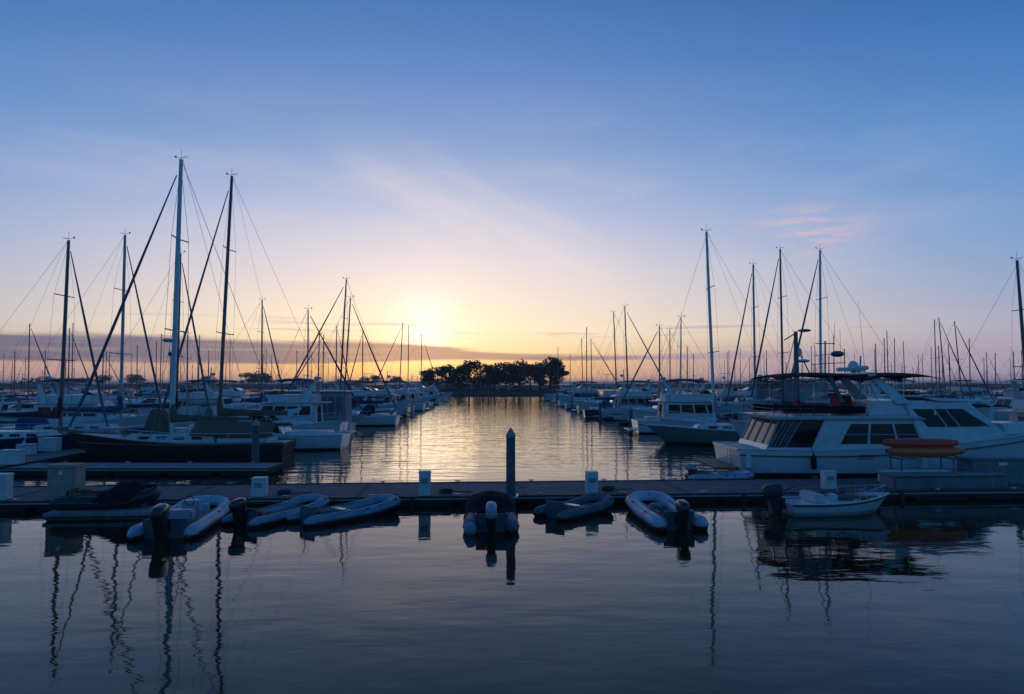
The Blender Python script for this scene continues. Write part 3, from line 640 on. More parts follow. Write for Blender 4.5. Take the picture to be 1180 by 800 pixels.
def sb(px0, px1, ty, D, xc, bow, L, hm, label, group, **k):
    """sailboat whose mast stands at pixel px0, top at (px1,ty), at distance D; hull centred at xc, bow -1 left +1 right"""
    b = at(px0, 440, D); tp = at(px1, ty, D)
    if xc is None: xc = b.x-bow*.08*L
    rz = 0 if bow > 0 else PI
    k.setdefault('r', .08); k.setdefault('det', 2 if D < 62 else (1 if D < 118 else 0)); k.setdefault('wr', .009 if D < 60 else .012)
    det = k.pop('det')
    return sailboat((xc, D), rz, L, L*.3, hm, label, group, tp.z, mx=bow*(b.x-xc)/L, lean=(bow*(tp.x-b.x), 0), det=det, **k)
ROW = {'L1': [], 'L2': [], 'R1': [], 'R2': []}
C = ['blue','navy','tan','green','grey','teal','black','maroon']
# (row, px_base, px_top, top_y, D, bow, L, hull, cover, mastm, r, jib)
S = [
 ('L1',253,267,203,46.6,-1,13,'white','tan','darkm',.13,1),
 ('L1',355,355,357,66.6,1,10.5,'white','blue','alu',.08,1),
 ('L1',391,399,322,72.4,-1,13,'white','navy','darkm',.1,1),
 ('L1',396,404,343,78.2,1,12,'cream','blue','darkm',.09,1),
 ('L1',418,418,382,105.4,-1,11,'white','tan','darkm',.085,1),
 ('L1',460,464,372,126,-1,12,'white','blue','darkm',.1,1),
 ('L1',470,471,375,137,1,12,'navy','blue','darkm',.1,0),
 ('L1',485,486,385,150,1,12,'white','green','darkm',.1,1),
 ('L2',71,79,277,43.2,1,12,'navy','maroon','darkm',.115,1),
 ('L2',140,144,271,50.5,1,13,'white','blue','alu',.12,1),
 ('L2',204,208,292,60,1,12,'white','navy','darkm',.11,1),
 ('L2',302,302,346,80,1,12,'white','blue','darkm',.1,1),
 ('L2',366,368,385,95,1,11,'cream','tan','darkm',.09,0),
 ('L2',372,373,386,101,-1,11,'white','blue','darkm',.09,1),
 ('L2',387,388,376,111,1,12,'white','grey','darkm',.1,1),
 ('L2',342,342,404,122,1,9.5,'white','green','darkm',.08,0),
 ('L2',216,216,386,67,-1,9,'whiteblue','grey','alu',.07,0),
 ('R1',823,814,267,50.6,-1,12.8,'green','grey','paintm',.12,0),
 ('R1',783,785,366,66.6,1,10,'white','blue','alu',.07,0),
 ('R1',760,760,376,76.4,-1,10.5,'white','navy','darkm',.085,1),
 ('R1',724,720,353,90,1,12.5,'navy','blue','darkm',.1,1),
 ('R1',711,707,360,100,-1,12,'white','tan','darkm',.1,0),
 ('R1',682,681,390,118.4,1,11,'white','blue','darkm',.09,1),
 ('R1',676,676,377,125.4,-1,12,'white','navy','darkm',.1,0),
 ('R1',672,670,390,140,1,11.5,'cream','blue','darkm',.09,0),
 ('R1',657,657,408,163,1,10.5,'white','green','darkm',.09,0),
 ('R1',643,643,400,184,-1,11.5,'white','blue','darkm',.1,0),
 ('R2',1185,1172,300,45,-1,12,'white','blue','darkm',.11,0),
 ('R2',945,945,288,60,-1,13.5,'white','tan','paintm',.12,1),
 ('R2',902,899,287,66,-1,13.5,'navy','blue','darkm',.11,1),
 ('R2',870,868,305,74,-1,13,'white','grey','alu',.13,1),
 ('R2',772,772,380,115,1,11.5,'white','blue','alu',.1,0),
 ('R2',792,792,400,109,-1,9.5,'white','navy','darkm',.08,0),
 ('R2',799,799,408,121,1,9.5,'white','tan','darkm',.08,0),
]
SHORT = {'blue':'blue','navy':'navy','tan':'tan','green':'green','grey':'grey','teal':'teal','black':'black','maroon':'maroon'}
def rowx(row, D, L):
    return {'L1': XL(D)+.8+L/2, 'L2': XL(D)-3.4-L/2, 'R1': XR(D)-.7-L/2, 'R2': XR(D)+3.0+L/2}[row]
for s in S: ROW[s[0]].append((s[4], 'S', s))
# motor boats (row, D, L, hull, style, bow, canvas)
MO = [
 ('L1',52.2,11.5,'white','express',1,None),('L1',57.6,10.5,'white','flybridge',-1,'blue'),('L1',62,9.5,'white','canvas',-1,None),
 ('L1',84,11,'whiteblue','express',-1,'navy'),('L1',89.4,12,'white','flybridge',1,'tan'),('L1',94.6,11.5,'cream','trawler',-1,'green'),('L1',100,11,'white','sportfish',1,None),
 ('L1',111,12,'white','flybridge',-1,'navy'),('L1',116,11,'whitered','express',1,'black'),('L1',121,12,'white','trawler',-1,None),('L1',131.4,11.5,'white','flybridge',1,'blue'),('L1',143.5,12,'white','sportfish',-1,None),
 ('L1',156.5,11,'white','express',1,'navy'),('L1',162,12,'white','flybridge',-1,'tan'),('L1',168,12,'cream','trawler',1,'navy'),('L1',174,11,'white','express',-1,'blue'),('L1',180,12,'white','flybridge',1,None),('L1',186,11,'whiteblue','express',-1,'navy'),('L1',192,12,'white','flybridge',1,'black'),
 ('L2',37.4,10,'white','express',1,'navy'),('L2',55.4,11.5,'white','flybridge',1,'tan'),('L2',73,11,'white','trawler',-1,'blue'),('L2',87,11.5,'white','flybridge',1,'navy'),('L2',106,11,'white','express',1,'blue'),('L2',117,12,'white','flybridge',-1,None),
 ('L2',128,11,'cream','trawler',1,'green'),('L2',134,11,'white','express',1,'navy'),('L2',141,12,'white','flybridge',-1,'blue'),('L2',148,12,'white','sportfish',1,None),('L2',156,11,'white','express',1,'tan'),('L2',164,12,'white','flybridge',-1,'navy'),
 ('R1',56,10.5,'white','express',-1,'grey'),('R1',61.4,11.5,'whitered','flybridge',1,'tan'),('R1',71.4,11,'white','flybridge',-1,'navy'),('R1',81,11,'whiteblue','express',-1,'blue'),('R1',85.4,11,'white','trawler',1,None),
 ('R1',95,12,'white','flybridge',-1,'tan'),('R1',105.6,11.5,'white','sportfish',1,None),('R1',111.6,11,'white','express',-1,'navy'),('R1',132,12,'white','flybridge',1,'blue'),('R1',148,12,'white','trawler',-1,'tan'),('R1',155,11,'white','express',1,'navy'),('R1',170,12,'white','flybridge',-1,None),('R1',177,12,'whiteblue','sportfish',1,None),
 ('R2',38.6,11,'white','flybridge',1,'navy'),('R2',51,12,'white','express',-1,'black'),('R2',55.4,10.5,'white','flybridge',1,'tan'),('R2',80,12,'white','flybridge',-1,'navy'),('R2',86,11,'white','express',1,'blue'),('R2',92,12,'cream','trawler',-1,'green'),('R2',98,12,'white','sportfish',1,None),('R2',104,11,'white','express',-1,'navy'),('R2',128,12,'white','flybridge',1,'tan'),('R2',136,12,'white','trawler',1,'blue'),('R2',145,11,'white','express',-1,'navy'),('R2',154,12,'white','flybridge',1,'blue'),
]
for m_ in MO: ROW[m_[0]].append((m_[1], 'M', m_))
WHERE = {'L1': 'in left channel row', 'L2': 'behind left walkway', 'R1': 'in right channel row', 'R2': 'behind right walkway'}
GRP = {'L1': 'boats moored left of the channel', 'L2': 'boats behind the left walkway', 'R1': 'boats moored right of the channel', 'R2': 'boats behind the right walkway'}
SN = {'express': 'cruiser', 'flybridge': 'flybridge yacht', 'sportfish': 'sport fishing boat', 'trawler': 'trawler yacht', 'canvas': 'striped-panel houseboat'}
off = {'L1': 1, 'L2': 0, 'R1': 2, 'R2': 0}
for row, items in ROW.items():
    for i, (D, k, s) in enumerate(sorted(items, key=lambda a: a[0])):
        o_ = ORD[i+off[row]]
        if k == 'S':
            _, p0, p1, ty, D, bow, L, hm, cov, mm, r_, jib = s
            lab = '%s sailboat with %s sail cover, %s boat out %s' % (HNAME[hm], SHORT[cov], o_, WHERE[row])
            b = at(p0, 440, D); xc = b.x-bow*.08*L; want = rowx(row, D, L); xc = max(min(want, xc+.16*L), xc-.16*L)
            sb(p0, p1, ty, D, xc, bow, L, hm, lab, GRP[row], cover=cov, mastm=mm, r=r_, jib=bool(jib), jibw=.10 if D > 55 else .085, spreads=2 if D < 100 else 1, dodger=(i % 3 != 0))
        else:
            _, D, L, hm, st, bow, cv = s
            lab = '%s %s%s, %s out %s' % (HNAME[hm], SN[st], (' with %s canvas' % cv) if cv else '', o_, WHERE[row])
            xc = rowx(row, D, L); 
            if row == 'L1' and st == 'canvas': xc = at(347, 450, D).x
            motorboat((xc, D), 0 if bow > 0 else PI, L, L*.31, hm, st, lab, GRP[row], det=2 if D < 60 else (1 if D < 100 else 0), canvas=cv)
# --- outer rows: masts seen one by one
FAR = [('left',17,17,405,117,'blue'),('left',33,34,373,92,'tan'),('left',79,80,378,104,'blue'),('left',83,84,372,121,'navy'),('left',158,158,398,126,'blue'),('left',180,180,393,136,'grey'),('left',228,228,398,156,'blue'),('left',265,265,392,176,'navy'),('left',52,52,404,135,'green'),('left',126,126,408,150,'blue'),('left',313,313,408,190,'blue'),('left',240,240,404,185,'grey'),('left',196,196,404,175,'blue'),
 ('right',1010,1009,396,112,'blue'),('right',1020,1019,390,119,'navy'),('right',1031,1031,390,135,'tan'),('right',1043,1041,393,142,'blue'),('right',1079,1077,368,100,'navy'),('right',1090,1082,366,107,'tan'),('right',1109,1100,370,95,'blue'),('right',1118,1117,390,121,'grey'),('right',1074,1073,400,152,'blue'),('right',1147,1147,407,126,'blue'),('right',1169,1168,405,118,'navy'),('right',1095,1093,396,130,'tan'),('right',1134,1134,412,160,'blue'),('right',840,840,404,170,'blue'),('right',853,853,401,190,'navy'),('right',925,925,408,185,'green')]
for side in ('left', 'right'):
    fs_ = sorted([f for f in FAR if f[0] == side], key=lambda f: f[1])
    for i, f in enumerate(fs_):
        L = 11
        sb(f[1], f[2], f[3], f[4], None, 1 if i % 2 else -1, L, random.choice(['white','white','whiteblue','cream']), 'distant sailboat with %s sail cover, %s mast from the left in the outer %s rows' % (f[5], ORD[i], side), 'sailboats in the outer %s rows' % side, cover=f[5], mastm='darkm', r=.09 if f[4] > 100 else .08, jib=f[1] in (33,1109,1090,79), det=0, spreads=1, jibw=.1)
# --- far mass of boats: copies of four simple ones
def copy_tree(o, parent=None):
    c = o.copy(); COL.objects.link(c); c.parent = parent
    for ch in o.children: copy_tree(ch, c)
    return c
protos = []
def P0(kind, *a, **k): return kind(*a, **k)
ls = 'small far sailboat with a bare mast among the crowded outer %s rows'
lm = 'small far white motorboat among the crowded outer %s rows'
used = {}
def farboat(kind, side, X, D, rz, sc, hs=1.):
    key = kind
    if key not in used:
        if kind[0] == 's':
            t = sailboat((X, D), rz, 11, 3.3, {'s0': 'white', 's1': 'cream', 's2': 'navy'}[kind], 'x', 'y', 12.5, det=0, mastm='darkm', cover={'s0': 'blue', 's1': 'tan', 's2': 'navy'}[kind], r=.09, jib=kind == 's1', spreads=1)
        else: t = motorboat((X, D), rz, 11.5, 3.7, 'white', {'m0': 'flybridge', 'm1': 'express', 'm2': 'trawler'}[kind], 'x', 'y', det=0, canvas={'m0': 'navy', 'm1': 'blue', 'm2': 'tan'}[kind])
        used[key] = t
    else: t = copy_tree(used[key])
    t.location = (X, D, 0); t.rotation_euler = (0, 0, rz); t.scale = (sc, sc, hs)
    if kind[0] == 's': tag(t, ls % side, 'sailboat', 'far sailboats in the outer %s rows' % side)
    else: tag(t, lm % side, 'motorboat', 'far motorboats in the outer %s rows' % side)
rnd = random.Random(11); cnt = 0
for side, sg, rows_ in (('left', -1, [60,74,98,112,136,150]), ('right', 1, [56,70,92,106,128,142,166,182])):
    for X in rows_:
        D = 62+rnd.random()*5
        while D < 225:
            px = 590+sg*X/D*F
            if -30 < px < 1210 and (abs(px-590) > 60):
                near = any(abs(f[4]-D) < 3.2 and abs((f[1]-590)/F*f[4]-sg*X) < 9 for f in FAR)
                if not near and rnd.random() < .86:
                    kd = rnd.choice(['s0','s0','s1','s2','m0','m1','m2','m1'] if side == 'left' else ['s0','s0','s1','s2','s0','m0','m1','m2'])
                    if D < 88 and kd[0] == 's': kd = 'm1' if rnd.random() < .6 else 'm0'
                    sc = rnd.uniform(.8, 1.1); farboat(kd, side, sg*X+rnd.uniform(-1,1), D, 0 if rnd.random() < .5 else PI, sc, sc*rnd.uniform(.72, 1.12) if kd[0] == 's' else sc); cnt += 1
            D += 5.6+rnd.random()*2.2
print('far boats', cnt)

# ------------------------------------------------------------------ the big white yacht on the right
def yacht():
    ox, oy = 20.05, 34.75; px = lambda p: (p-590)/24.3-ox; pz = lambda y: H-(y-442)/24.3
    t = empty('motor_yacht', (ox, oy, 0), 0); tag(t, 'large white motor yacht with dark windows and black bimini, nearest boat right of the channel', 'yacht')
    L, B = 18.5, 4.7
    hb, sh = hull(t, L, B, 1.28, 2.5, 'whitey', tr=.88, bowp=2.6, rake=1.6, wl=.9, n=24, dip=.2)
    MB().box((-L/2-.55, 0, .36), (1.2, 4.0, .1)).build('swim_platform', MT['teak'], t, bevel=.03)
    MB().box((-L/2-.03, 0, 1.22), (.1, 3.9, .14)).build('transom_rail', MT['white'], t, bevel=.03)
    ld = MB()
    for yy in (-.9, -.5): ld.tube([(-L/2-.06, yy, .35), (-L/2-.06, yy, 1.5)], .02, 6)
    for k in range(4): ld.tube([(-L/2-.06, -.9, .5+.26*k), (-L/2-.06, -.5, .5+.26*k)], .016, 5)
    ld.build('ladder', MT['steel'], t)
    # aft deck with clear curtains
    z0 = 1.15; zt = pz(484)
    hs = house(t, 'saloon', MT['white'], (px(935.2), px(1112)), (px(953.2), px(1078)), z0, zt, (2.05, 1.95), (1.98, 1.85), .03)
    ll = hs[0][1].x-hs[0][0].x
    def uu(p): return (px(p)-hs[0][0].x)/ll
    vs = lambda y: (pz(y)-z0)/(zt-z0)
    windows(t, hs, [(f, uu(969), uu(1002), vs(512), vs(489), .015, .03, .06, .03) for f in 'sp'] + [(f, uu(1006), uu(1039), vs(512), vs(489), .015, .03, .03, .03) for f in 'sp'] + [(f, uu(1043), uu(1086), vs(512), vs(489), .015, .03, .03, -.05) for f in 'sp'] + [('a', .25, .75, .05, .9)])
    mu = MB()
    for f in 'sp': panel(mu, hs, f, uu(969), uu(1083), vs(501.6), vs(500.9), .02, .02)
    mu.build('window_rail', MT['alu'], t)
    # aft enclosure
    he = house(t, 'aft_enclosure', MT['glass'], (px(884), px(934)), (px(902), px(952)), z0, zt, (2.0, 2.02), (1.95, 1.98), .02)
    le = he[0][1].x-he[0][0].x; ue = lambda p: (px(p)-he[0][0].x)/le
    mb = MB(); 
    for f in 'sp':
        for a, b in ((0,.05),(.11,.14),(.2,.25),(.30,.32),(.37,.42)): panel(mb, he, f, a, b, .12, 1, .03, .05, .09)
    for a in (.0,.2,.47,.74,.95): panel(mb, he, 'a', a, a+.05, .12, 1, .03, .05)
    mb.build('curtain', MT['curtain'], t, smooth=False)
    mb = MB()
    for f in 'sp': panel(mb, he, f, 0, 1, 0, .13, .04, .06)
    panel(mb, he, 'a', 0, 1, 0, .2, .04, .06); mb.build('aft_bulwark', MT['white'], t)
    # upper deck slab and brow
    MB().hexa([(px(893),-2.2,zt),(px(1072),-2.05,zt),(px(1072),2.05,zt),(px(893),2.2,zt)], [(px(889),-2.25,zt+.17),(px(1062),-2.1,zt+.17),(px(1062),2.1,zt+.17),(px(889),2.25,zt+.17)]).build('upper_deck', MT['white'], t, bevel=.04)
    # flybridge coaming
    zc = zt+.17; zf = pz(464)
    hf = house(t, 'flybridge', MT['white'], (px(1003), px(1090)), (px(1012), px(1078)), zc, pz(462), (1.95, 1.8), (1.9, 1.7), .06)
    hp = house(t, 'pilothouse', MT['white'], (px(1068), px(1192)), (px(1046), px(1130)), 1.25, pz(463), (2.08, 1.55), (1.9, 1.4), .06)
    lp = hp[0][1].x-hp[0][0].x; up_ = lambda p: (px(p)-hp[0][0].x)/lp
    windows(t, hp, [(f, .16, .37, .47, .84, .02, .04, -.08, .0) for f in 'sp']+[(f, .40, .53, .47, .84, .02, .04) for f in 'sp']+[(f, .56, .90, .47, .84, .02, .04, .0, -.12) for f in 'sp']+[('f', .06, .47, .47, .85), ('f', .53, .94, .47, .85)])
    MB().hexa([(px(1090),-1.75,pz(463)),(px(1160),-1.2,pz(464)),(px(1160),1.2,pz(464)),(px(1090),1.75,pz(463))], [(px(1070),-1.7,pz(458)),(px(1140),-1.2,pz(461)),(px(1140),1.2,pz(461)),(px(1070),1.7,pz(458))]).build('roof_brow', MT['white'], t, bevel=.03)
    house(t, 'foredeck_trunk', MT['white'], (px(1170), 7.6), (px(1170), 7.0), 1.9, 2.45, (1.5,.6), (1.35,.45), .06)
    # flybridge rail, canvas dodgers, seats
    rl = MB()
    for sg in (-1, 1):
        for z in (.18,.36,.55): rl.tube([(px(893), sg*2.1, zc+z), (px(1003), sg*1.95, zc+z)], .018, 5)
        for k in range(8): x = px(893)+(px(1003)-px(893))*k/7; rl.tube([(x, sg*(2.1-.15*k/7), zc), (x, sg*(2.1-.15*k/7), zc+.56)], .018, 5)
    for z in (.18,.36,.55): rl.tube([(px(893), -2.1, zc+z), (px(893), 2.1, zc+z)], .018, 5)
    rl.build('flybridge_rail', MT['darkm'], t)
    MB().box(((px(905)+px(1000))/2, -2.04, zc+.3), (px(1000)-px(905), .02, .36)).box(((px(905)+px(1000))/2, 2.04, zc+.3), (px(1000)-px(905), .02, .36)).build('rail_canvas', MT['black'], t)
    st = MB().box((px(955), -.6, zc+.35), (1.4,.6,.45)).box((px(935), -.6, zc+.75), (.15,.6,.6)).box((px(1000), .4, zc+.5), (.6,1.2,.9)); st.build('flybridge_seat', MT['redc'], t, bevel=.06)
    # flybridge enclosure of clear vinyl, bimini
    zb = pz(431.5)
    for sg in (-1, 1):
        for k in range(3):
            xa = px(908)+k*.72; MB().box((xa+.33, sg*1.86, (zf+zb)/2-.06), (.66,.012,zb-zf-.25)).build('clear_curtain', MT['vinyl'], t)
    for x0, x1 in ((px(900), px(1010)), (px(1002), px(1094))):
        bimini(t, x0, x1, 1.95, zb-.02 if x0 < 0 else zb+.03, zf, 'black', rise=.14)
    arch(t, px(1047), 1.9, pz(466), zb+.02, (1047-1014)/24.3, th=.42)
    fr = MB().hexa([(px(976)-.1,-1.9,zf),(px(976)+.1,-1.9,zf),(px(976)+.1,-1.84,zf),(px(976)-.1,-1.84,zf)], [(px(962)-.1,-1.85,zb-.1),(px(962)+.1,-1.85,zb-.1),(px(962)+.1,-1.8,zb-.1),(px(962)-.1,-1.8,zb-.1)]); fr.build('slanted_strut', MT['darkm'], t)
    radar(t, px(1018), zb+.2, 0, 'dome')
    sd_ = at(983, 410, 35.2); radar(t, sd_.x-ox, zb+.12, sd_.y-oy, 'sat')
    MB().box((px(1005), .2, zb+.28), (.9,.3,.2)).build('air_horn_box', MT['white'], t, bevel=.04)
    b_ = at(998, 440, 34.7); t2 = at(992, 348, 34.7); whip(t, (b_.x-ox, 0, zb+.1), t2.z-zb, .25)
    rails(t, hb, sh, L, .62, .995, .7, True, 'bow_rail')
    vt = MB()
    for k in range(3): vt.box((px(995), -2.335, 1.03-.08*k), (.75,.03,.025)).box((px(1045), -2.33, 1.03-.08*k), (.75,.03,.025))
    vt.build('hull_vent', MT['darkm'], t)
    MB().tube([(-L/2+L*i/20, -(hb(i/20)+.03), sh(i/20)-.28) for i in range(20)], .03, 5).tube([(-L/2+L*i/20, (hb(i/20)+.03), sh(i/20)-.28) for i in range(20)], .03, 5).build('rub_rail', MT['darkm'], t)
    for p in (862, 935, 1060):
        u = (px(p)+L/2)/L; yy = -(hb(u)+.14)
        MB().tube([(px(p), yy, .35), (px(p), yy, .42), (px(p), yy, .95), (px(p), yy+.02, 1.05), (px(p), yy+.1, sh(u))], [.03,.13,.13,.03,.012], 9).build('fender', MT['fender' if p != 935 else 'black'], t)
HM['whitey'] = hullmat('hull_yacht_white', (.64,.66,.68), (.02,.03,.06), (.02,.02,.03)); HNAME['whitey'] = 'white'
HM['black'].node_tree.nodes['Principled BSDF'].inputs['Roughness'].default_value = .55; HM['black'].node_tree.nodes['Principled BSDF'].inputs['Coat Weight'].default_value = 0
yacht()
# trawler behind it with the tall dark signal mast
def trawler():
    D = 43.6; t = motorboat((19.6, D), PI, 11.5, 3.9, 'white', 'trawler', 'white trawler yacht with tall dark radar mast directly behind the big white yacht', None, 2, 'black')
    def l(px, py): p = at(px, py, D); return Vector((-(p.x-19.6), 0, p.z))
    m = MB().tube([l(918, 475), l(918, 432), l(917, 382)], [.2,.17,.12], 9).tube([l(918, 400), l(934, 432)], .04, 5).tube([l(917, 384), l(904, 392)], .04, 5).tube([l(905, 432), l(917, 384)], .025, 4); m.build('radar_mast', MT['darkm'], t)
    for a, b, w, k in ((927,381,.42,.1),(926,416,.4,.12),(921,406,.18,.3)):
        MB().ell(l(a, b), (w, w, k), 12, 7).build('radar_dome', MT['white' if k > .1 else 'darkm'], t)
    m = MB().tube([l(951, 440), l(951, 393)], .05, 6).tube([l(940, 396), l(962, 396)], .03, 5).tube([l(935, 420), l(975, 418)], .025, 5).tube([l(974, 440), l(973, 402)], .03, 5).tube([l(940, 440), l(939, 398)], .02, 5).tube([l(960, 440), l(962, 372)], .012, 4).tube([l(970, 440), l(968, 380)], .012, 4); m.build('instrument_frame', MT['darkm'], t)
    MB().ell(l(965, 408), (.42,.42,.2), 12, 7).build('radar_dome', MT['darkm'], t)
    for a in (876, 884): MB().ell(l(a, 435), (.2,.2,.2), 12, 8).build('satellite_dome', MT['white'], t)
trawler()

# ------------------------------------------------------------------ dinghies
def outboard(t, L, m='cowl', s=1., tilt=0., y=0):
    o = empty('outboard_motor', (-L/2-.18*s, y, .32)); o.parent = t; o.rotation_euler = (0, -tilt, 0)
    MB().ell((-.05*s,0,.38*s), (.29*s,.16*s,.2*s), 14, 10, .6).build('cowling', MT[m], o)
    MB().hexa([(-.16*s,-.08*s,-.55*s),(.06*s,-.08*s,-.55*s),(.06*s,.08*s,-.55*s),(-.16*s,.08*s,-.55*s)], [(-.22*s,-.12*s,.24*s),(.14*s,-.12*s,.24*s),(.14*s,.12*s,.24*s),(-.22*s,.12*s,.24*s)]).box((-.12*s,0,-.56*s), (.5*s,.24*s,.03)).ell((-.1*s,0,-.75*s), (.24*s,.06*s,.07*s), 10, 6).build('drive_leg', MT['cowl'], o, bevel=.01)
    MB().tube([(.1*s,0,.3*s),(.55*s,0,.42*s)], [.03,.022], 7).box((.16*s,0,.02), (.12*s,.26*s,.3*s)).build('tiller', MT['rubber'], o)
def inflatable(stern, bow, W, label, tube='tube', motor=None, seats=1, floorm='floor', r=.2, raise_=.26, name='inflatable_dinghy', cover=None, group='small boats tied along the dock', console=False, stripe=None, ms=1., tilt=.15, endm=None, bundle=False, L=None):
    a = Vector((stern[0], stern[1], 0)); b = Vector((bow[0], bow[1], 0)); d = b-a; L = L or d.length
    t = empty(name, (a+d*.5)[:], math.atan2(d.y, d.x)); tag(t, label, 'dinghy', group)
    hw = W/2-r; pts = []
    zz = lambda x: r*.72+raise_*max(0, (x+L*.05)/(L*.55))**2
    def path(off=0, dz=0, n=9):
        P = []
        x1 = L/2-hw*1.15
        for i in range(7): x = -L/2+.0+(x1+L/2)*i/6; P.append(Vector((x, (hw*(1-.06*(i/6)**2)+off), zz(x)+dz)))
        for i in range(1, n):
            an = PI*i/n; x = x1+(hw*1.15-r+off)*math.sin(an)**.85; P.append(Vector((x, (hw*.94+off)*math.cos(an), zz(x)+dz)))
        for i in range(6, -1, -1): x = -L/2+(x1+L/2)*i/6; P.append(Vector((x, -(hw*(1-.06*(i/6)**2)+off), zz(x)+dz)))
        return P
    P = path(); P = [P[0]+Vector((-.3,0,.0)), P[0]+Vector((-.18,0,0))]+P+[P[-1]+Vector((-.18,0,0)), P[-1]+Vector((-.3,0,0))]
    rr = [.06, r*.72]+[r]*(len(P)-4)+[r*.72, .06]
    MB().tube(P, rr, 14).build('buoyancy_tube', MT[tube], t)
    low = [p-Vector((0,0,r*.2)) for p in P]; MB().tube(low, [q2*.97 for q2 in rr], 14).build('underside_shade', MT['rubber'], t)  # black tube added just below to paint the shaded underside and its dark reflection
    if endm:
        for q_ in (P[1],): MB().ell(q_+Vector((-.05,0,0)), (r*.95,r*.9,r*.9), 12, 8).build('tube_end', MT[endm], t)
    fl = MB(); x1 = L/2-hw*.9
    fl.hexa([(-L/2+.1,-hw*.85,-.12),(x1,-hw*.45,-.08),(x1,hw*.45,-.08),(-L/2+.1,hw*.85,-.12)], [(-L/2+.1,-hw,.1),(x1,-hw*.75,.18),(x1,hw*.75,.18),(-L/2+.1,hw,.1)]); fl.build('floor', MT[floorm], t)
    MB().box((-L/2+.12,0,.3), (.06,hw*2-r*1.3,.46)).build('transom', MT['tubed' if tube != 'tubeb' else 'rubber'], t, bevel=.01)
    rp = MB(); q1 = path(r*1.02, .0); rp.tube(q1, .018, 5); rp.build('rubbing_strake', MT[stripe or 'tubed'], t)
    ln = MB()
    top = path(r*.55, r*.83); ln.tube([p+Vector((0,0,.02*math.sin(i*2.1))) for i, p in enumerate(top)], .010, 4); ln.build('grab_line', MT['rope'], t)
    for i in (2, 5, 8, 11, 14, 17):
        if i < len(top): MB().ell(top[i], (.085,.06,.022), 8, 4).build('handle_patch', MT['rubber'], t)
    for i in (4, 9, 13, 18):
        if i < len(P)-2: dd = (P[i+1]-P[i]).normalized()*.02; MB().tube([P[i]-dd, P[i]+dd], r*1.012, 14, False).build('seam_band', MT['tubed'], t)
    MB().ell((-L*.28, hw*.3, .2), (.2,.13,.11), 10, 6, .6).build('fuel_tank', MT['redc'], t)
    for sg in (-1, 1): MB().tube([(-L*.3, sg*(hw-r*.6), r*1.75), (L*.2, sg*(hw-r*.5), r*1.8)], .02, 6).box((-L*.3-.2, sg*(hw-r*.6), r*1.75), (.4,.03,.13)).build('oar', MT['teak'], t)
    for k in range(seats): MB().box((-L*.12+k*L*.3, 0, r*1.5), (.24, hw*2+.06, .045)).build('thwart', MT['white' if k == 0 else tube], t, bevel=.012)
    if console:
        MB().hexa([(-.1,-.3,.12),(.45,-.3,.12),(.45,.3,.12),(-.1,.3,.12)], [(.0,-.25,.72),(.3,-.25,.72),(.3,.25,.72),(.0,.25,.72)]).build('console', MT['cowlw'], t, bevel=.03)
        MB().tube([(-.05+.12*0,.14*math.cos(a_),.72+.14*math.sin(a_)) for a_ in [2*PI*k/12 for k in range(13)]], .014, 5).build('steering_wheel', MT['rubber'], t)
        MB().box((-.65,0,.36), (.42,.7,.42)).build('seat_box', MT['cowlw'], t, bevel=.05)
        MB().hexa([(L*.24,-.3,.15),(L*.36,-.16,.2),(L*.36,.16,.2),(L*.24,.3,.15)], [(L*.25,-.28,.42),(L*.35,-.15,.42),(L*.35,.15,.42),(L*.25,.28,.42)]).build('bow_locker', MT['tubew'], t, bevel=.03)
    if bundle: MB().ell((.1,.15,.32), (.35,.22,.14), 12, 7).ell((.5,-.1,.3), (.3,.18,.1), 12, 7).build('gear_bag', MT['tubed'], t)
    if motor: outboard(t, L-.1, motor, ms, tilt)
    if cover:
        rows = []
        for i in range(13):
            f = i/12; x = -L/2+1.1+(L-1.18)*f; w = (W/2+.02)*(min(1, (1-f)*3.2)**.5 if f > .69 else 1); hz = zz(x)+r+.05+.34*math.sin(PI*min(1, f*1.05))**1.5+.04*math.sin(i*1.9)
            rows.append([(x, w*math.cos(PI*k/12)+.02*math.sin(k*2.7+i), zz(x)-.02+(hz-zz(x)+.03*math.sin(k*1.7+i*2.3))*abs(math.sin(PI*k/12))**.7) for k in range(13)])
        MB().grid(rows).build('boat_cover', MT[cover], t, angle=70)
    # painter to the dock
    e = Vector((L/2, 0, zz(L/2)+.1)); f_ = Vector((L/2+.8, .25, .45)); mid = (e+f_)/2-Vector((0,0,.1))
    MB().tube([e-Vector((.2,0,0)), mid, f_], .012, 5).build('painter_line', MT['rope'], t)
    return t
def wp(px, py, z=0): p = onz(px, py, z); return (p.x, p.y)
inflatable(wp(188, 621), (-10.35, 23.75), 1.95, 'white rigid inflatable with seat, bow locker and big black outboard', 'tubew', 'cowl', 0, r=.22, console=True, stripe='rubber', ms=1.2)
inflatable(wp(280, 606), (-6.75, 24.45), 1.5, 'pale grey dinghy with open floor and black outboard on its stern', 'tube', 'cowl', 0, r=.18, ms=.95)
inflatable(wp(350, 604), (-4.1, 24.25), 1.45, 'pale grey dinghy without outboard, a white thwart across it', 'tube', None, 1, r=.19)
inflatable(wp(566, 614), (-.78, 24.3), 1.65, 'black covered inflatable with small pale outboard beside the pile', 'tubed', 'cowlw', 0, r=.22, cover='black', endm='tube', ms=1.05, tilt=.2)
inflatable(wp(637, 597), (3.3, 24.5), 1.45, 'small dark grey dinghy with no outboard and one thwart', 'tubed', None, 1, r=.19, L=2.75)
inflatable(wp(784, 611), (4.7, 24.6), 1.75, 'white inflatable pointing at the dock with gear bags and black outboard', 'tubew', 'cowl', 0, r=.24, bundle=True, ms=1.05)
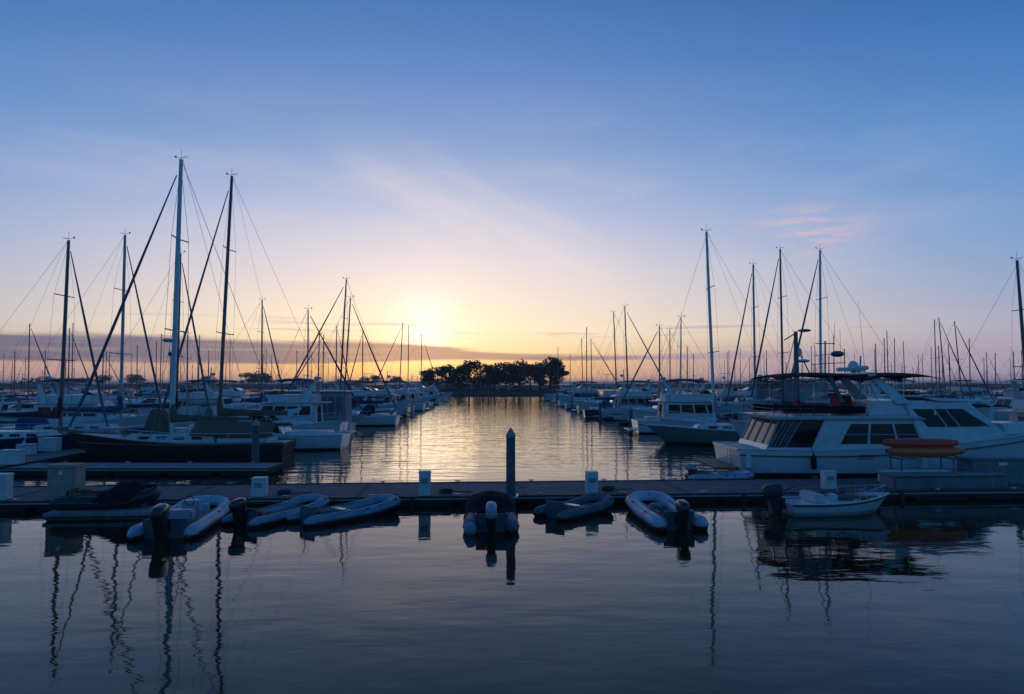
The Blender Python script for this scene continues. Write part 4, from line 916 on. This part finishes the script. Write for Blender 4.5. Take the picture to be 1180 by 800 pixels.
inflatable((8.3, 31.6), (11.0, 31.3), 1.4, 'little white tender floating behind the stern of the big yacht', 'tubew', 'cowlw', 1, r=.18, ms=.7, group=None, raise_=.15)
# pedestals at the finger heads along both walkways
for s_ in (-1, 1):
    side = 'left' if s_ < 0 else 'right'
    ds = [43.6, 54.9, 64.3, 75.3, 86.7, 97.3, 108.2] if s_ < 0 else [45.5, 53.3, 64, 73.9, 83.2, 92.5, 102.8]
    for i, d in enumerate(ds):
        x = XL(d)-.35 if s_ < 0 else XR(d)+.35
        dockbox((x, d+.2, Z0+.01), .36, .34, 1.05, 'box', 'white pedestal on the %s walkway, %s one out' % (side, ORD[i]), 'power pedestal', 'power_pedestal', 'pedestals along the walkways')
        if i < 5: dockbox((x+.1*s_, d+1.6, Z0+.01), .9, .6, .65, 'box' if i % 2 else 'grey', '%s dock box on the %s walkway beside its %s pedestal' % ('white' if i % 2 else 'grey', side, ORD[i]), group='dock boxes along the walkways')
# hoses, joint plates and bumpers on the long dock
def hose(px, off, label, m):
    p = on_dock(px, off, Z0+.005); t_ = MB(); rn = random.Random(int(px)); pts = []
    for i in range(90):
        a_ = i*.42; rr_ = .2+.03*math.sin(i*.21)+.012*(i//15); pts.append((rr_*math.cos(a_), rr_*math.sin(a_), .02+.018*(i//15)))
    pts += [(.3,.1,.02),(.5,.25,.015),(.75,.2,.015),(.95,.3,.015)]
    o = t_.tube(pts, .014, 5).build('coiled_hose', MT[m], loc=p); tag(o, label, 'hose', 'hoses coiled on the dock')
hose(515, .8, 'coiled hose on the dock between the middle pedestal and the pile', 'green')
hose(330, .9, 'coiled hose on the dock behind the grey dinghies', 'blue')
hose(700, 1.0, 'coiled hose on the dock just right of the pedestal behind the dark grey dinghy', 'green')
for i in range(10):
    x = -30+6.1*i; MB().box((x, 1.85, Z0+.004), (.16, 3.5, .012)).build('joint_plate', MT['floatm'], main)
    MB().tube([(x+2, -.07, .3), (x+2, -.09, -.05)], [.07,.07], 8).build('bumper', MT['rubber'], main)
pts = [(-30+.5*i, 3.45+.03*math.sin(i*.7), Z0+.02) for i in range(118)]
MB().tube(pts, .018, 5).build('power_cable', MT['rubber'], main)
# far left: grey float with the covered black inflatable on it
pf = onz(125, 597); t = empty('floating_platform', (pf.x, 23.0, 0), RZ); tag(t, 'low grey floating platform under the black inflatable', 'platform')
MB().box((0,0,.16), (3.9,1.3,.12)).build('top_board', MT['plankf'], t, bevel=.02)
MB().box((0,0,-.05), (3.7,1.15,.28)).build('float', MT['floatm'], t, bevel=.04)
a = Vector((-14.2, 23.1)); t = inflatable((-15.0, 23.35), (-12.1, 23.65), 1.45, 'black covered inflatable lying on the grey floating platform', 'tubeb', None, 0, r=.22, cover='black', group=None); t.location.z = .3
# white skiff
def skiff():
    a = Vector((9.15, 23.35, 0)); b = Vector((12.95, 23.72, 0)); d = b-a; L = d.length
    t = empty('skiff', (a+d*.5)[:], math.atan2(d.y, d.x)); tag(t, 'small white hard-hulled skiff with bow rail and dark outboard', 'skiff', 'small boats tied along the dock')
    hb, sh = hull(t, L, 1.55, .42, .62, 'skiff', tr=.9, bowp=2.6, rake=.5, wl=.86, n=18, dip=.04, deck='white')
    c = MB(); c.box((-.15,.0,.52), (.28,.4,.26)); c.build('console', MT['white'], t, bevel=.04)
    MB().tube([(-.38,.14*math.cos(a_),.68+.1*math.sin(a_)) for a_ in [2*PI*k/12 for k in range(13)]], .013, 5).build('steering_wheel', MT['rubber'], t)
    MB().box((-.85,0,.56), (.35,1.1,.3)).build('seat', MT['white'], t, bevel=.05)
    MB().box((.75,0,.57), (.3,1.05,.08)).build('thwart', MT['teak'], t, bevel=.02)
    MB().ell((.25,-.2,.55), (.3,.2,.12), 12, 7).build('gear_bag', MT['tubed'], t); MB().ell((.35,.25,.52), (.2,.25,.12), 12, 7).build('gear_bag', MT['navy'], t); MB().box((1.1,0,.6), (.5,.6,.03)).build('bow_cushion', MT['tubew'], t, bevel=.01)
    rails(t, hb, sh, L, .62, .985, .3, False, 'bow_rail', .08)
    MB().tube([(-L/2+L*i/18, -(hb(i/18)+.012), sh(i/18)-.03) for i in range(19)], .03, 6).tube([(-L/2+L*i/18, (hb(i/18)+.012), sh(i/18)-.03) for i in range(19)], .03, 6).build('rub_rail', MT['rubber'], t)
    outboard(t, L, 'cowlg', 1.2, .1)
HM['skiff'] = hullmat('hull_skiff', (.55,.58,.6), (.3,.32,.35), (.2,.22,.25)); skiff()
# ------------------------------------------------------------------ kayak rack, upturned tender, grey float at the right
def kayak(p, L, m, label, rz=0):
    t = empty('kayak', p, rz); tag(t, label, 'kayak', 'kayaks on the rack')
    rows = []; n = 22
    for i in range(n+1):
        f = i/n; x = -L/2+L*f; w = .38*max(.16, math.sin(PI*f)**.5); h = .23*max(.4, math.sin(PI*f)**.3); zc = .22+.05*abs(2*f-1)**3
        rows.append([(x, w*math.cos(a_), zc+h*math.sin(a_)) for a_ in [2*PI*k/14 for k in range(14)]])
    MB().grid(rows, True).build('shell', MT[m], t)
    MB().tube([(.45*math.cos(a_)-.1, .22*math.sin(a_), .33) for a_ in [2*PI*k/16 for k in range(17)]], .02, 6).build('cockpit_rim', MT['rubber'], t)
    MB().ell((-.1,0,.29), (.42,.2,.045), 14, 5).build('cockpit_opening', MT['rubber'], t)
yk = 28.1; k0 = at(1062, 527, yk); ku = at(1062, 519, yk)
t = empty('kayak_rack', (k0.x, yk, Z0+.04), 0); tag(t, 'dark low rack on the dock carrying two kayaks', 'rack')
r_ = MB(); hh = k0.z-Z0-.04
for x in (-1.05, 1.05):
    for y in (-.4,.4): r_.tube([(x,y,0),(x,y,hh)], .03, 6)
    r_.tube([(x,-.5,hh-.03),(x,.5,hh-.03)], .03, 6)
r_.tube([(-1.05,.4,hh*.5),(1.05,.4,hh*.5)], .025, 6); r_.build('frame', MT['darkm'], t)
kayak((k0.x+.1, yk-.1, k0.z), 3.2, 'orange', 'orange kayak lowest on the rack in front of the yacht', .02)
kayak((k0.x-.05, yk+.0, k0.z+.33), 3.1, 'red', 'red kayak lying on top of the orange kayak', -.02)
def upturned():
    t = empty('upturned_tender', (k0.x+.15, 28.0, Z0+.05), .02); tag(t, 'white upturned tender lying on the dock under the kayaks', 'boat')
    rows = []
    for i in range(15):
        f = i/14; x = -1.7+3.4*f; w = .62*(min(1, (1-f)*2.6)**.6 if f > .6 else 1); h = .52*(min(1, (1-f)*4)**.5 if f > .75 else 1)
        rows.append([(x, w*math.cos(a_), h*abs(math.sin(a_))**.55) for a_ in [PI*k/12 for k in range(13)]])
    b = MB().grid(rows); b.f.append(tuple(range(13))); b.build('hull', MT['white'], t, angle=50)
    MB().tube([(-1.7+3.4*i/14, -.63*(min(1, (1-i/14)*2.6)**.6 if i/14 > .6 else 1), .04) for i in range(15)], .03, 6).build('gunwale', MT['rubber'], t)
    MB().box((-.1,0,.54), (2.6,.05,.06)).build('keel_strip', MT['grey'], t)
upturned()
t = empty('dock_locker', (at(1088, 560, 26.9).x, 26.95, Z0-.02), RZ); tag(t, 'long low grey locker on the dock edge below the kayaks', 'locker')
MB().box((0,0,.28), (4.6,1.0,.5)).build('body', MT['lock'], t, bevel=.05)
MB().box((0,0,.545), (4.7,1.1,.05)).build('lid', MT['lock'], t, bevel=.015)
for x in (-1.4,.2,1.6): MB().box((x,-.512,.28), (.03,.02,.5)).build('seam', MT['grey'], t)
# panel-sided covered boat at the right edge
p_ = at(1168, 540, 28.6)
dockbox((p_.x-1.0, 28.3, Z0), 2.6, .9, 1.05, 'lock', 'long grey storage locker on the dock at the right edge')

# ------------------------------------------------------------------ evening haze
hm_ = bpy.data.materials.new('haze'); hm_.use_nodes = True; ht = hm_.node_tree; ht.nodes.clear()
pv = ht.nodes.new('ShaderNodeVolumePrincipled'); pv.inputs['Color'].default_value = (.8,.82,.86,1); pv.inputs['Density'].default_value = .0003; pv.inputs['Anisotropy'].default_value = .3
ho_ = ht.nodes.new('ShaderNodeOutputMaterial'); ht.links.new(pv.outputs[0], ho_.inputs['Volume'])
hz_ = MB().box((0, 22000, 7), (61000, 47000, 28)).build('haze', hm_, smooth=False); tag(hz_, 'thin evening haze over the whole harbour', 'haze', kind='stuff')
